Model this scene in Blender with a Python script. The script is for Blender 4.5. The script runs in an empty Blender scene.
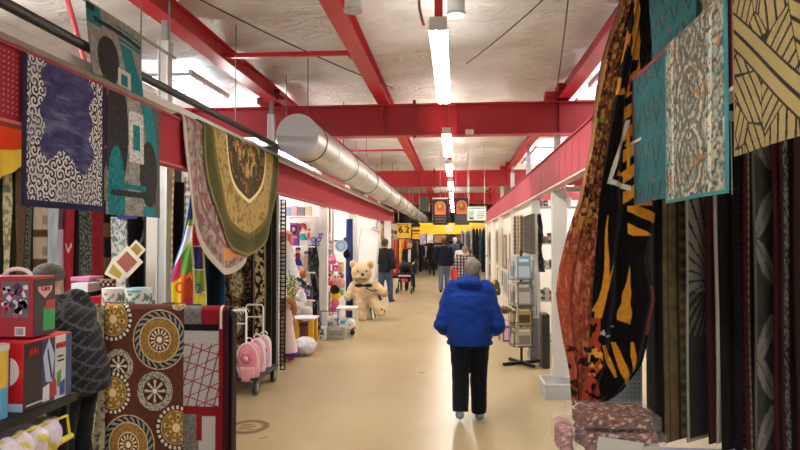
import bpy, math, random
import numpy as np
from mathutils import Vector, Matrix
random.seed(4); RNG = np.random.default_rng(7)
scn = bpy.context.scene
COL = scn.collection
PI = math.pi

# ------------------------------------------------------------------ camera model
F = 620.0; YAW = math.atan(55/F); PIT = math.atan(15/F); CAM = np.array([0, 0, 1.75])
def ray(px, py):
    d = np.array([(px-400)/F, 1.0, -(py-225)/F])
    c, s = math.cos(PIT), math.sin(PIT); d = np.array([d[0], d[1]*c-d[2]*s, d[1]*s+d[2]*c])
    c, s = math.cos(YAW), math.sin(YAW); return np.array([d[0]*c-d[1]*s, d[0]*s+d[1]*c, d[2]])
def on(ax, v, px, py):
    d = ray(px, py); return Vector(CAM + (v-CAM[ax])/d[ax]*d)
def atY(px, py, Y): return on(1, Y, px, py)
def atX(px, py, X): return on(0, X, px, py)
XL, XR = -2.30, 1.15

# ------------------------------------------------------------------ colour helpers
def c(h):
    h = h.lstrip('#'); v = [int(h[i:i+2], 16)/255 for i in (0, 2, 4)]
    return tuple(x/12.92 if x <= .04045 else ((x+.055)/1.055)**2.4 for x in v)
def A(h): return np.array(c(h) if isinstance(h, str) else h)
def mix(a, b, t):
    t = np.asarray(t, float)[..., None]; return A(a)*(1-t)+A(b)*t if not isinstance(a, np.ndarray) or a.ndim == 1 else a*(1-t)+A(b)*t
def put(base, mask, col):
    base[mask] = A(col)
def noise(x, y, seed=0, octv=3):
    x = np.asarray(x, float); y = np.asarray(y, float); out = np.zeros(np.broadcast(x, y).shape); amp = .5; tot = 0
    for o in range(octv):
        r = np.random.default_rng(seed*31+o); T = r.random((64, 64)); xi = np.floor(x).astype(int); yi = np.floor(y).astype(int)
        fx = x-xi; fy = y-yi; fx = fx*fx*(3-2*fx); fy = fy*fy*(3-2*fy)
        g = lambda i, j: T[(xi+i) % 64, (yi+j) % 64]
        out = out+amp*((g(0, 0)*(1-fx)+g(1, 0)*fx)*(1-fy)+(g(0, 1)*(1-fx)+g(1, 1)*fx)*fy); tot += amp; amp *= .55; x = x*2+3.1; y = y*2+7.7
    return out/tot
def flat(h): return lambda u, v: np.broadcast_to(A(h), u.shape+(3,)).copy()

# ------------------------------------------------------------------ materials (all node based; the pattern comes from the mesh's colour attribute)
MATS = {}
def mat(kind):
    if kind in MATS: return MATS[kind]
    P = {  # rough, metallic, bump strength, bump scale, specular, sheen, variation
        'cloth': (.92, 0, .35, 90, .2, .06, .10), 'rug': (.95, 0, .5, 140, .15, .06, .12), 'paint': (.5, 0, .05, 30, .4, 0, .06),
        'gloss': (.42, 0, .02, 12, .5, 0, .05), 'plush': (.98, 0, .7, 60, .12, .08, .12), 'skin': (.55, 0, .05, 60, .4, 0, .05),
        'steel': (.40, .45, .06, 14, .5, 0, .15), 'plastic': (.35, 0, .03, 20, .5, 0, .04), 'matte': (.7, 0, .08, 6, .12, 0, .10), 'beam': (.36, 0, .10, 6, .5, 0, .12),
        'wrap': (.25, 0, .5, 16, .6, 0, .10), 'wood': (.5, 0, .1, 25, .4, 0, .15)}[kind]
    m = bpy.data.materials.new(kind+'_surface'); m.use_nodes = True; nt = m.node_tree; b = nt.nodes['Principled BSDF']
    at = nt.nodes.new('ShaderNodeAttribute'); at.attribute_name = 'Col'
    tc = nt.nodes.new('ShaderNodeTexCoord'); nz = nt.nodes.new('ShaderNodeTexNoise'); nz.inputs['Scale'].default_value = P[3]; nz.inputs['Detail'].default_value = 3
    nt.links.new(tc.outputs['Object'], nz.inputs['Vector'])
    mr = nt.nodes.new('ShaderNodeMapRange'); mr.inputs['To Min'].default_value = 1-P[6]; mr.inputs['To Max'].default_value = 1+P[6]
    nt.links.new(nz.outputs['Fac'], mr.inputs['Value'])
    mx = nt.nodes.new('ShaderNodeVectorMath'); mx.operation = 'SCALE'
    nt.links.new(at.outputs['Color'], mx.inputs[0]); nt.links.new(mr.outputs['Result'], mx.inputs['Scale']); nt.links.new(mx.outputs[0], b.inputs['Base Color'])
    bp = nt.nodes.new('ShaderNodeBump'); bp.inputs['Strength'].default_value = P[2]; bp.inputs['Distance'].default_value = .01
    nt.links.new(nz.outputs['Fac'], bp.inputs['Height']); nt.links.new(bp.outputs[0], b.inputs['Normal'])
    b.inputs['Roughness'].default_value = P[0]; b.inputs['Metallic'].default_value = P[1]; b.inputs['Specular IOR Level'].default_value = P[4]
    b.inputs['Sheen Weight'].default_value = P[5]; b.inputs['Sheen Roughness'].default_value = .5
    MATS[kind] = m; return m
def emit(name, col, st):
    m = bpy.data.materials.new(name); m.use_nodes = True; b = m.node_tree.nodes['Principled BSDF']
    b.inputs['Base Color'].default_value = (*c(col), 1); b.inputs['Emission Color'].default_value = (*c(col), 1); b.inputs['Emission Strength'].default_value = st; return m
def glassy(name, col, alpha):
    m = bpy.data.materials.new(name); m.use_nodes = True; b = m.node_tree.nodes['Principled BSDF']
    b.inputs['Base Color'].default_value = (*c(col), 1); b.inputs['Alpha'].default_value = alpha; b.inputs['Roughness'].default_value = .15; return m

# ------------------------------------------------------------------ mesh builder
class MB:
    def __init__(s): s.v = []; s.f = []; s.c = []
    def add(s, vs, fs, col):
        n = len(s.v); s.v += [tuple(p) for p in vs]; s.f += [tuple(i+n for i in f) for f in fs]
        col = c(col) if isinstance(col, str) else tuple(col); s.c += [col]*len(vs); return s
    def box(s, x0, x1, y0, y1, z0, z1, col='#808080', M=None):
        vs = [(x, y, z) for z in (z0, z1) for y in (y0, y1) for x in (x0, x1)]
        if M is not None: vs = [M @ Vector(p) for p in vs]
        return s.add(vs, [(0, 2, 3, 1), (4, 5, 7, 6), (0, 1, 5, 4), (2, 6, 7, 3), (0, 4, 6, 2), (1, 3, 7, 5)], col)
    def cbox(s, cen, size, col, rz=0, rx=0, ry=0):
        M = Matrix.Translation(cen) @ Matrix.Rotation(rz, 4, 'Z') @ Matrix.Rotation(rx, 4, 'X') @ Matrix.Rotation(ry, 4, 'Y'); a, b, d = [q/2 for q in size]
        return s.box(-a, a, -b, b, -d, d, col, M)
    def cyl(s, p0, p1, r0, r1=None, n=16, col='#808080'):
        r1 = r0 if r1 is None else r1; p0 = Vector(p0); p1 = Vector(p1); d = (p1-p0).normalized()
        a = d.orthogonal().normalized(); b = d.cross(a); vs = []
        for p, r in ((p0, r0), (p1, r1)): vs += [p+r*(math.cos(t)*a+math.sin(t)*b) for t in [2*PI*i/n for i in range(n)]]
        fs = [(i, (i+1) % n, n+(i+1) % n, n+i) for i in range(n)]+[tuple(range(n))[::-1], tuple(range(n, 2*n))]
        return s.add(vs, fs, col)
    def tube(s, pts, r, col, n=8, closed=False):
        pts = [Vector(p) for p in pts]; m = len(pts); vs = []; up = None
        for i, p in enumerate(pts):
            d = (pts[(i+1) % m]-pts[i-1]) if closed else (pts[min(i+1, m-1)]-pts[max(i-1, 0)])
            d.normalize()
            a = d.orthogonal().normalized() if up is None else (up-d*up.dot(d)).normalized()
            up = a; b = d.cross(a); vs += [p+r*(math.cos(t)*a+math.sin(t)*b) for t in [2*PI*k/n for k in range(n)]]
        fs = []
        for i in range(m if closed else m-1):
            j = (i+1) % m
            fs += [(i*n+k, i*n+(k+1) % n, j*n+(k+1) % n, j*n+k) for k in range(n)]
        if not closed: fs += [tuple(range(n))[::-1], tuple(range((m-1)*n, m*n))]
        return s.add(vs, fs, col)
    def ell(s, cen, rad, col='#808080', nu=20, nv=12, M=None):
        vs = []; cen = Vector(cen)
        if not hasattr(rad, '__len__'): rad = (rad,)*3
        for j in range(nv+1):
            ph = PI*j/nv
            for i in range(nu):
                t = 2*PI*i/nu; p = Vector((rad[0]*math.sin(ph)*math.cos(t), rad[1]*math.sin(ph)*math.sin(t), rad[2]*math.cos(ph)))
                vs.append(cen+(M @ p if M is not None else p))
        fs = [(j*nu+i, (j+1)*nu+i, (j+1)*nu+(i+1) % nu, j*nu+(i+1) % nu) for j in range(nv) for i in range(nu)]
        return s.add(vs, fs, col)
    def cap(s, p0, p1, r0, r1=None, col='#808080', n=14):
        r1 = r0 if r1 is None else r1; s.cyl(p0, p1, r0, r1, n, col); s.ell(p0, r0, col, n, 8); s.ell(p1, r1, col, n, 8); return s
    def loft(s, rings, col='#808080', n=20):  # rings: (centre, rx, ry) horizontal ellipses, closed
        vs = []
        for cn, rx, ry in rings: vs += [Vector(cn)+Vector((rx*math.cos(t), ry*math.sin(t), 0)) for t in [2*PI*k/n for k in range(n)]]
        m = len(rings); fs = [(i*n+k, i*n+(k+1) % n, (i+1)*n+(k+1) % n, (i+1)*n+k) for i in range(m-1) for k in range(n)]
        fs += [tuple(range(n))[::-1], tuple(range((m-1)*n, m*n))]
        return s.add(vs, fs, col)
    def xf(s, M): s.v = [tuple(M @ Vector(p)) for p in s.v]; return s

WL = {}
def meta(o, label=None, cat=None, group=None, kind=None, category=None):
    cat = cat or category
    if label: o['label'] = label
    if cat: o['category'] = cat
    if group: o['group'] = group
    if kind: o['kind'] = kind
    return o
def thing(name, label, cat, loc, group=None):
    o = bpy.data.objects.new(name, None); COL.objects.link(o); o.location = loc; o.empty_display_size = .1; WL[o.name] = Vector(loc)
    return meta(o, label, cat, group)
def link(name, me, parent, loc=None):
    o = bpy.data.objects.new(name, me); COL.objects.link(o)
    n = len(me.vertices); co = np.empty(n*3, 'f'); me.vertices.foreach_get('co', co); co = co.reshape(-1, 3)
    if parent is not None:
        org = WL[parent.name]; o.parent = parent
    else:
        mn, mxx = co.min(0), co.max(0); org = Vector(loc) if loc is not None else Vector(((mn[0]+mxx[0])/2, (mn[1]+mxx[1])/2, mn[2])); o.location = org
    me.vertices.foreach_set('co', (co-np.array(org, 'f')).ravel()); me.update(); WL[o.name] = org.copy()
    return o
def obj(name, mb, m, parent=None, smooth=30, bevel=0, material=None, **k):
    me = bpy.data.meshes.new(name); me.from_pydata(mb.v, [], mb.f)
    ca = me.color_attributes.new('Col', 'FLOAT_COLOR', 'POINT'); ca.data.foreach_set('color', np.concatenate([np.array(mb.c, 'f'), np.ones((len(mb.c), 1), 'f')], 1).ravel())
    me.materials.append(material or mat(m))
    if smooth: me.shade_smooth(); me.set_sharp_from_angle(angle=math.radians(smooth))
    o = link(name, me, parent)
    if bevel:
        b = o.modifiers.new('edge', 'BEVEL'); b.width = bevel; b.segments = 2; b.limit_method = 'ANGLE'
    if k: meta(o, **k)
    return o
def struct(name, mb, m, parent=None, **k):
    o = obj(name, mb, m, parent, **k)
    if parent is None: o['kind'] = 'structure'
    return o
def sheet(name, fn, nu, nv, th, colfn, m='rug', parent=None, back='#4a4038', **k):
    """cloth with thickness: fn(u, v) -> xyz arrays; front coloured by colfn(u, v)"""
    u, v = np.meshgrid(np.linspace(0, 1, nu), np.linspace(0, 1, nv)); P = np.stack(fn(u, v), -1).astype(float)
    du = np.gradient(P, axis=1); dv = np.gradient(P, axis=0); N = np.cross(dv, du); N /= np.linalg.norm(N, axis=-1, keepdims=True)+1e-9
    Q = P-N*th; C1 = np.asarray(colfn(u, v), float); C2 = np.broadcast_to(A(back), C1.shape) if back else C1
    V = np.concatenate([P.reshape(-1, 3), Q.reshape(-1, 3)]); CC = np.concatenate([C1.reshape(-1, 3), C2.reshape(-1, 3)]); n = nu*nv
    i = (np.arange(nv-1)[:, None]*nu+np.arange(nu-1)[None]).ravel()
    f1 = np.stack([i, i+nu, i+nu+1, i+1], 1); f2 = np.stack([i+1, i+nu+1, i+nu, i], 1)+n
    loop = list(range(nu))+[j*nu+nu-1 for j in range(1, nv)]+[(nv-1)*nu+q for q in range(nu-2, -1, -1)]+[j*nu for j in range(nv-2, 0, -1)]
    a = np.array(loop); b = np.roll(a, -1); f3 = np.stack([a, b, b+n, a+n], 1)
    FF = np.concatenate([f1, f2, f3]); me = bpy.data.meshes.new(name); me.from_pydata(V.tolist(), [], FF.tolist())
    ca = me.color_attributes.new('Col', 'FLOAT_COLOR', 'POINT'); ca.data.foreach_set('color', np.concatenate([CC, np.ones((len(CC), 1))], 1).astype('f').ravel())
    me.materials.append(mat(m)); me.shade_smooth(); me.set_sharp_from_angle(angle=math.radians(50))
    o = link(name, me, parent)
    if k: meta(o, **k)
    return o
def blob(name, mb, vox, m, parent=None, colfn=None, smooth=4, disp=0, **k):
    """fuse the builder's solids into one continuous skin"""
    me = bpy.data.meshes.new('tmp'); me.from_pydata(mb.v, [], mb.f); o = bpy.data.objects.new('tmp', me); COL.objects.link(o)
    r = o.modifiers.new('r', 'REMESH'); r.mode = 'VOXEL'; r.voxel_size = vox; r.use_smooth_shade = True
    if smooth: q = o.modifiers.new('s', 'SMOOTH'); q.iterations = smooth; q.factor = .5
    dg = bpy.context.evaluated_depsgraph_get(); dg.update(); m2 = bpy.data.meshes.new_from_object(o.evaluated_get(dg)); bpy.data.objects.remove(o); bpy.data.meshes.remove(me)
    m2.name = name; n = len(m2.vertices); co = np.empty(n*3, 'f'); m2.vertices.foreach_get('co', co); co = co.reshape(-1, 3).astype(float)
    if disp:
        no = np.empty(n*3, 'f'); m2.vertices.foreach_get('normal', no); no = no.reshape(-1, 3)
        d = (noise(co[:, 0]*9+co[:, 1]*5+50, co[:, 2]*14+50, 3, 3)-.5)*2*disp
        m2.vertices.foreach_set('co', (co+no*d[:, None]).astype('f').ravel())
    if colfn is None:
        from mathutils.kdtree import KDTree
        kd = KDTree(len(mb.v)); [kd.insert(p, i) for i, p in enumerate(mb.v)]; kd.balance()
        CC = np.array([mb.c[kd.find(p)[1]] for p in co])
    else: CC = np.asarray(colfn(co), float)
    for a_ in list(m2.color_attributes): m2.color_attributes.remove(a_)
    ca = m2.color_attributes.new('Col', 'FLOAT_COLOR', 'POINT'); ca.data.foreach_set('color', np.concatenate([CC, np.ones((n, 1))], 1).astype('f').ravel())
    m2.materials.clear(); m2.materials.append(mat(m)); m2.shade_smooth()
    ob = link(name, m2, parent)
    if k: meta(ob, **k)
    return ob
def text(name, s, size, loc, rot, col, parent, m='paint', ext=.001, align='CENTER', sx=1, **k):
    cu = bpy.data.curves.new(name, 'FONT'); cu.body = s; cu.size = size; cu.extrude = ext; cu.align_x = align; cu.align_y = 'CENTER'; cu.resolution_u = 3; cu.offset = size*.015
    o = bpy.data.objects.new('tmp', cu); COL.objects.link(o); dg = bpy.context.evaluated_depsgraph_get(); dg.update()
    me = bpy.data.meshes.new_from_object(o.evaluated_get(dg)); bpy.data.objects.remove(o); bpy.data.curves.remove(cu)
    M = Matrix.Translation(loc) @ rot @ Matrix.Scale(sx, 4, (1, 0, 0)); me.transform(M); me.name = name
    ca = me.color_attributes.new('Col', 'FLOAT_COLOR', 'POINT'); ca.data.foreach_set('color', np.tile(np.array([*c(col), 1], 'f'), len(me.vertices)))
    me.materials.clear(); me.materials.append(mat(m)); return link(name, me, parent)
RF = Matrix.Rotation(PI/2, 4, 'X')                       # text facing -Y (towards the camera)
RXp = Matrix.Rotation(PI/2, 4, 'Z') @ RF                # text facing +X
#@@STRUCT
# ================================================================== THE HALL
RED, RED2, PINK = '#a81622', '#b81c29', '#b2454e'
b = MB().box(-8, 7.5, -4, 47, -.1, 0, '#c6b08a')
fl = struct('floor', b, 'gloss')
def floor_mat():
    m = bpy.data.materials.new('sealed_floor'); m.use_nodes = True; nt = m.node_tree; p = nt.nodes['Principled BSDF']
    tc = nt.nodes.new('ShaderNodeTexCoord'); n1 = nt.nodes.new('ShaderNodeTexNoise'); n1.inputs['Scale'].default_value = .7; n1.inputs['Detail'].default_value = 6
    nt.links.new(tc.outputs['Object'], n1.inputs['Vector']); cr = nt.nodes.new('ShaderNodeValToRGB')
    cr.color_ramp.elements[0].position = .3; cr.color_ramp.elements[0].color = (*c('#a8956f'), 1); cr.color_ramp.elements[1].position = .75; cr.color_ramp.elements[1].color = (*c('#bfab82'), 1)
    nt.links.new(n1.outputs['Fac'], cr.inputs['Fac']); nt.links.new(cr.outputs['Color'], p.inputs['Base Color'])
    n2 = nt.nodes.new('ShaderNodeTexNoise'); n2.inputs['Scale'].default_value = 2.5; n2.inputs['Detail'].default_value = 4; nt.links.new(tc.outputs['Object'], n2.inputs['Vector'])
    mr = nt.nodes.new('ShaderNodeMapRange'); mr.inputs['To Min'].default_value = .22; mr.inputs['To Max'].default_value = .42; nt.links.new(n2.outputs['Fac'], mr.inputs['Value']); nt.links.new(mr.outputs[0], p.inputs['Roughness'])
    bp = nt.nodes.new('ShaderNodeBump'); bp.inputs['Strength'].default_value = .06; bp.inputs['Distance'].default_value = .02; nt.links.new(n2.outputs['Fac'], bp.inputs['Height']); nt.links.new(bp.outputs[0], p.inputs['Normal'])
    p.inputs['Specular IOR Level'].default_value = .5; return m
fl.data.materials[0] = floor_mat()
# quilted insulation ceiling
def ceil_fn(u, v):
    x = -8+15.5*u; y = -4+51*v
    z = 4.20-.05*np.abs(np.sin((y+.6)*PI/1.5))**.6*0-.13*np.abs(np.cos((y)*PI/1.45))**.5-.05*np.cos((x+1.1)*PI/1.35)**2+.035*noise(x*2.2+80, y*3.1+80, 5, 3)+.07*noise(x*.8+20, y*5+20, 9, 2)+.03*noise(x*4+20, y*9+20, 19, 2)
    return x, y, z
def ceil_col(u, v):
    x = -8+15.5*u; y = -4+51*v
    t = noise(x*1.3+30, y*1.6+30, 2, 3); return mix('#d2cec4', '#ffffff', np.clip(t*1.1+.12*(np.abs(x) > 2.6), 0, 1))  # sides paler: their stronger lighting is painted into the colour
ce = sheet('ceiling', ceil_fn, 190, 520, -.02, ceil_col, m='wrap', back=None, kind='structure')
def foil():
    m = bpy.data.materials.new('quilted_foil'); m.use_nodes = True; nt = m.node_tree; p = nt.nodes['Principled BSDF']
    at = nt.nodes.new('ShaderNodeAttribute'); at.attribute_name = 'Col'; nt.links.new(at.outputs['Color'], p.inputs['Base Color'])
    tc = nt.nodes.new('ShaderNodeTexCoord'); mp = nt.nodes.new('ShaderNodeMapping'); mp.inputs['Scale'].default_value = (2.2, 5, 1); nt.links.new(tc.outputs['Object'], mp.inputs['Vector'])
    n = nt.nodes.new('ShaderNodeTexNoise'); n.inputs['Scale'].default_value = 1.7; n.inputs['Detail'].default_value = 6; n.inputs['Distortion'].default_value = 2.2; nt.links.new(mp.outputs[0], n.inputs['Vector'])
    bp = nt.nodes.new('ShaderNodeBump'); bp.inputs['Strength'].default_value = .9; bp.inputs['Distance'].default_value = .09; nt.links.new(n.outputs['Fac'], bp.inputs['Height']); nt.links.new(bp.outputs[0], p.inputs['Normal'])
    p.inputs['Roughness'].default_value = .42; p.inputs['Specular IOR Level'].default_value = .6; return m
ce.data.materials[0] = foil()
struct('wall_left', MB().box(-7.7, -7.5, -4, 47, 0, 4.4, '#d8d2c6'), 'paint')
struct('wall_right', MB().box(6.9, 7.1, -4, 47, 0, 4.4, '#d8d2c6'), 'paint')
struct('wall_end', MB().box(-8, 7.5, 46, 46.2, 0, 4.4, '#cfc4ae'), 'paint')
# portal beams across the hall
YB = [9.5, 18.6, 27.5, 36.5]
for i, Y in enumerate(YB):
    b = MB().box(-7.5, 6.9, Y-.012, Y+.012, 3.36, 3.82, RED).box(-7.5, 6.9, Y-.11, Y+.11, 3.345, 3.365, RED2).box(-7.5, 6.9, Y-.11, Y+.11, 3.81, 3.83, RED2)
    for x in (-4.2, -1.1, -.62, .02, 1.57, 4.2): b.box(x-.012, x+.012, Y-.10, Y+.10, 3.36, 3.815, RED)
    for x in (-5.6, -.62, 3.2): b.box(x-.015, x+.03, Y-.13, Y-.11, 3.3, 3.88, '#8e1a24')
    struct('roof_beam', b, 'beam')
for X in (-5.2, -2.72, -1.08, 1.6, 4.2):
    b = MB().box(X-.012, X+.012, -3.5, 46, 3.83, 4.04, RED).box(X-.09, X+.09, -3.5, 46, 3.82, 3.84, RED2).box(X-.012, X+.07, -3.5, 46, 4.03, 4.042, RED2)
    struct('roof_purlin', b, 'beam')
for a, bb, Y, t in ((-2.72, -1.08, 6.95, .05), (-2.72, -1.08, 12.4, .04), (-2.72, -1.08, 14.6, .04), (-2.72, -1.08, 22, .04), (-5.2, -2.72, 12.4, .04), (1.6, 4.2, 12.8, .05)):
    struct('roof_strut', MB().box(a, bb, Y-t/2, Y+t/2, 3.86, 3.86+t, RED2).box(bb-.12, bb-.02, Y-.06, Y+.06, 3.83, 3.95, RED), 'beam')
struct('roof_strut', MB().tube([atX(66, -6, -3.4), atX(72, 28, -3.4)+Vector((0, .2, -.25))], .022, '#c8505c'), 'paint')
for Y, s in ((9.3, 1.6), (18.4, 1.6), (9.3, -2.72), (27.3, 1.6)):  # cleats where purlins meet the beam
    struct('beam_cleat', MB().box(s-.28, s+.06, Y-.14, Y+.05, 3.82, 3.92, '#9a1c28').box(s-.12, s+.12, Y-.3, Y, 3.92, 4.0, '#9a1c28'), 'beam')
# fascia beams along the aisle
for s, X, y0, y1 in ((-1, XL, .2, 23), (1, XR, .2, 24)):
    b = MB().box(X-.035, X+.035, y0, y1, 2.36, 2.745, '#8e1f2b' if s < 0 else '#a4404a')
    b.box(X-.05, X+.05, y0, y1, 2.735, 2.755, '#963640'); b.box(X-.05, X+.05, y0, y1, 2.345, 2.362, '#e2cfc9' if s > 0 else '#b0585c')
    if s > 0:
        for k in range(60): b.box(X-.0375, X-.034, 3+k*.34, 3.012+k*.34, 2.37, 2.73, '#b25a62')
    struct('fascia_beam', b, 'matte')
# perforated strip of the near fascia
b = MB(); P0 = np.array([1.9, 2.4])
for i in range(28):
    for j in range(12): b.cyl((XL+.033, 2.15+i*.032, 2.40+j*.028), (XL+.0375, 2.15+i*.032, 2.40+j*.028), .006, n=6, col='#b4545a')
struct('perforation_strip', b, 'paint')
for X, ys in ((-2.72, (2.2, 5.6, 9.0, 12.3, 15.6, 18.9, 22.2)), (1.6, (2.3, 6.1, 9.9, 13.7, 17.5, 21.3))):
    for Y in ys:
        b = MB().box(X-.045, X+.045, Y-.05, Y+.05, 0, 3.62, '#c4c5c2').box(X-.05, X-.035, Y-.06, Y-.045, 0, 3.62, '#dcdddb').box(X+.035, X+.05, Y-.06, Y-.045, 0, 3.62, '#dcdddb')
        b.box(X-.03, X+.03, Y-.03, Y+.03, 3.62, 4.0, '#8d8f8c')
        struct('fascia_column', b, 'steel')
struct('white_column', MB().box(1.15, 1.31, 7.42, 7.58, 0, 2.345, '#eceae4').box(1.13, 1.33, 7.40, 7.60, 0, .08, '#d9d6cd'), 'paint')
for X in (XR,):
    for Y in (12.45, 16.0, 19.35, 23.3): struct('white_column', MB().box(X-.05, X+.05, Y-.06, Y+.06, 0, 2.345, '#e6e2d8'), 'paint')
for Y in (10.95, 14.32, 17.8, 21): struct('white_column', MB().box(XL-.12, XL+.03, Y-.05, Y+.05, 0, 2.345, '#ecebe6'), 'paint')
struct('steel_column', MB().box(XL-.03, XL+.0, 7.95, 8.0, 0, 2.345, '#c0c0bb'), 'steel')

# pipe, duct, cables ------------------------------------------------
t = thing('service_pipe', 'dark pipe running along just above the left red fascia', 'pipe', (XL-.03, 0, 2.98))
obj('pipe', MB().tube([(XL-.03, y, 2.98+.006*math.sin(y)) for y in range(0, 24, 2)], .032, '#2e2825', n=12), 'paint', t)
for y in range(2, 22, 2): obj('hanger_rod', MB().cyl((XL-.03, y+.4, 2.98), (XL-.03, y+.4, 4.05), .006, n=6, col='#8a8580'), 'steel', t)
t = thing('pale_conduit', 'pale galvanised tray below the dark pipe over the left fascia', 'tray', (XL-.1, 0, 2.85))
obj('tray', MB().box(XL-.16, XL-.06, .2, 24, 2.84, 2.90, '#cfcac2'), 'paint', t)
dx, dz, d0 = -1.87, 3.0, 7.25
t = thing('air_duct', 'long round galvanised air duct hung over the left of the aisle', 'duct', (dx, d0, 2.75))
b = MB(); n = 40; segs = []
y = d0
while y < 40:
    segs.append(y); y += 1.4
for i, y in enumerate(segs):
    b.cyl((dx, y, dz), (dx, min(y+1.4, 40), dz), .25, n=n, col='#c4c1b8' if i % 2 else '#bbb8af')
obj('duct_pipe', b, 'steel', t, smooth=40)
obj('end_cap', MB().cyl((dx, d0-.03, dz), (dx, d0+.02, dz), .256, n=n, col='#b4b4b8').cyl((dx, d0-.035, dz), (dx, d0-.03, dz), .235, n=n, col='#aeaeb2'), 'paint', t, label='flat grey end cap')
for y in segs[1:]: obj('seam_ring', MB().cyl((dx, y-.02, dz), (dx, y+.02, dz), .257, n=n, col='#d2d0c8'), 'steel', t)
for y in (7.75, 10.3, 13, 15.8, 18.6, 21.4, 24.3, 27.2):
    b = MB().cyl((dx, y-.02, dz), (dx, y+.02, dz), .2585, n=n, col='#3a3835'); b.cyl((dx, y, dz+.25), (dx, y, 4.08), .006, n=6, col='#55504a')
    obj('strap', b, 'paint', t, label='dark hanging strap')
def cable(name, pts, r, col, label, cat='cable'):
    o = obj(name, MB().tube(pts, r, col, n=6), 'plastic'); meta(o, label, cat)
def sag(p, q, s, n=14): p, q = Vector(p), Vector(q); return [p.lerp(q, i/n)-Vector((0, 0, s*4*(i/n)*(1-i/n))) for i in range(n+1)]
cable('cable', sag((-2.4, 5.6, 4.02), (-.9, 9.0, 3.98), .04), .008, '#3a3028', 'thin dark cable slanting across the ceiling left of the first light')
cable('cable', sag((.95, 5.6, 4.05), (.15, 7.9, 4.0), .03), .008, '#3a3028', 'thin dark cable slanting down to the right of the first light')
cable('cable', sag((1.0, 5.4, 4.05), (1.45, 8.9, 3.95), .06), .008, '#3a3028', 'dark cable hanging near the right roof beam junction')
cable('cable', [Vector((-.24, 5.3, 4.05))+Vector((-.05*math.sin(k*PI/10), -.05*k, -.62*k/10)) for k in range(11)], .012, '#7a1a20', 'red looped cable feeding the nearest ceiling light')
for px, lab in ((353, 'short galvanised vent pipe above the aisle, left of the first light'), (456, 'short galvanised vent pipe just right of the first light')):
    p = atY(px, 0, 5.3); t = thing('vent_pipe', lab, 'vent', (p.x, 5.3, 3.66 if px < 400 else 3.64))
    z0 = atY(px, 11 if px < 400 else 15, 5.3).z
    obj('vent_tube', MB().cyl((p.x, 5.3, z0), (p.x, 5.3, 4.08), .075, n=24, col='#c3c6c2'), 'paint', t); obj('collar', MB().cyl((p.x, 5.3, z0-.006), (p.x, 5.3, z0+.02), .082, n=24, col='#b0b0aa'), 'steel', t)
b = MB().box(.02, .14, 9.25, 9.37, 3.34, 3.40, '#f2efe4'); o = obj('emergency_light', b, 'plastic', bevel=.01); meta(o, 'small white box fixed under the first red cross beam', 'light'); o.location.x += .14

# ceiling lights
TUBE = emit('lit_tube', '#fffaf2', 58); TUBE2 = emit('added_batten', '#fffaf4', 120)
LY = [(4.55, 7.0), (9.05, 11.5), (12.7, 15.1), (16.6, 19.0), (20.4, 22.8), (24.2, 26.6), (28, 30.4), (32, 34.4)]
ORD = ['nearest', 'second', 'third', 'fourth', 'fifth', 'sixth', 'seventh', 'eighth']
def fixture(X, y0, y1, z, lab, grp, gear=True):
    if not gear: z = 3.1
    t = thing('ceiling_light', lab, 'ceiling light', (X, y0, z), grp)
    b = MB().box(X-.03, X+.03, y0, y1, z+.03, z+.07, '#f4f2ec')
    if gear: b.add([(X-.068, y0, z+.0), (X-.05, y0, z+.035), (X-.05, y1, z+.035), (X-.068, y1, z+.0)], [(0, 1, 2, 3)], '#f8f6f0').add([(X+.068, y0, z+.0), (X+.05, y0, z+.035), (X+.05, y1, z+.035), (X+.068, y1, z+.0)], [(0, 3, 2, 1)], '#f8f6f0')
    b.box(X-.066, X+.066, y0-.03, y0, z-.005, z+.09, '#e8e4da').box(X-.066, X+.066, y1, y1+.03, z-.005, z+.09, '#e8e4da')
    obj('reflector', b, 'paint', t)
    for s in (-.033, .033): obj('tube_lamp', MB().cyl((X+s, y0+.02, z+.008), (X+s, y1-.02, z+.008), .018, n=10, col='#ffffff'), 'paint', t, material=TUBE if gear else TUBE2)
    if gear:
        for y in (y0+.12, y1-.2): obj('hanger', MB().box(X-.03, X+.03, y-.04, y+.04, z+.09, 4.1, RED), 'beam', t, label='red hanger')
    return t
for i, (a, bb) in enumerate(LY):
    fixture(-.12, a, bb, 3.30, f'long white fluorescent ceiling light, {ORD[i]} along the aisle' if i else 'long white fluorescent ceiling light in front of the first red cross beam', 'aisle ceiling lights')
SIDE = [(-3.6, 9.2, 11), (-4.6, 14, 16.4), (-4.6, 18.5, 21), (-4.6, 24, 26.4), (3.0, 8.8, 11.2), (3.6, 14, 16.4), (3.6, 19, 21.4), (3.6, 24, 26.4)]  # bare tubes added to brighten the stalls and the ceiling above them
for i, (X, a, bb) in enumerate(SIDE):
    fixture(X, a, bb, 3.30, f'added fluorescent uplight over the {"left" if X < 0 else "right"} hand stalls, {ORD[i % 4]} one from the camera', 'added stall lights', gear=False)

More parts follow.
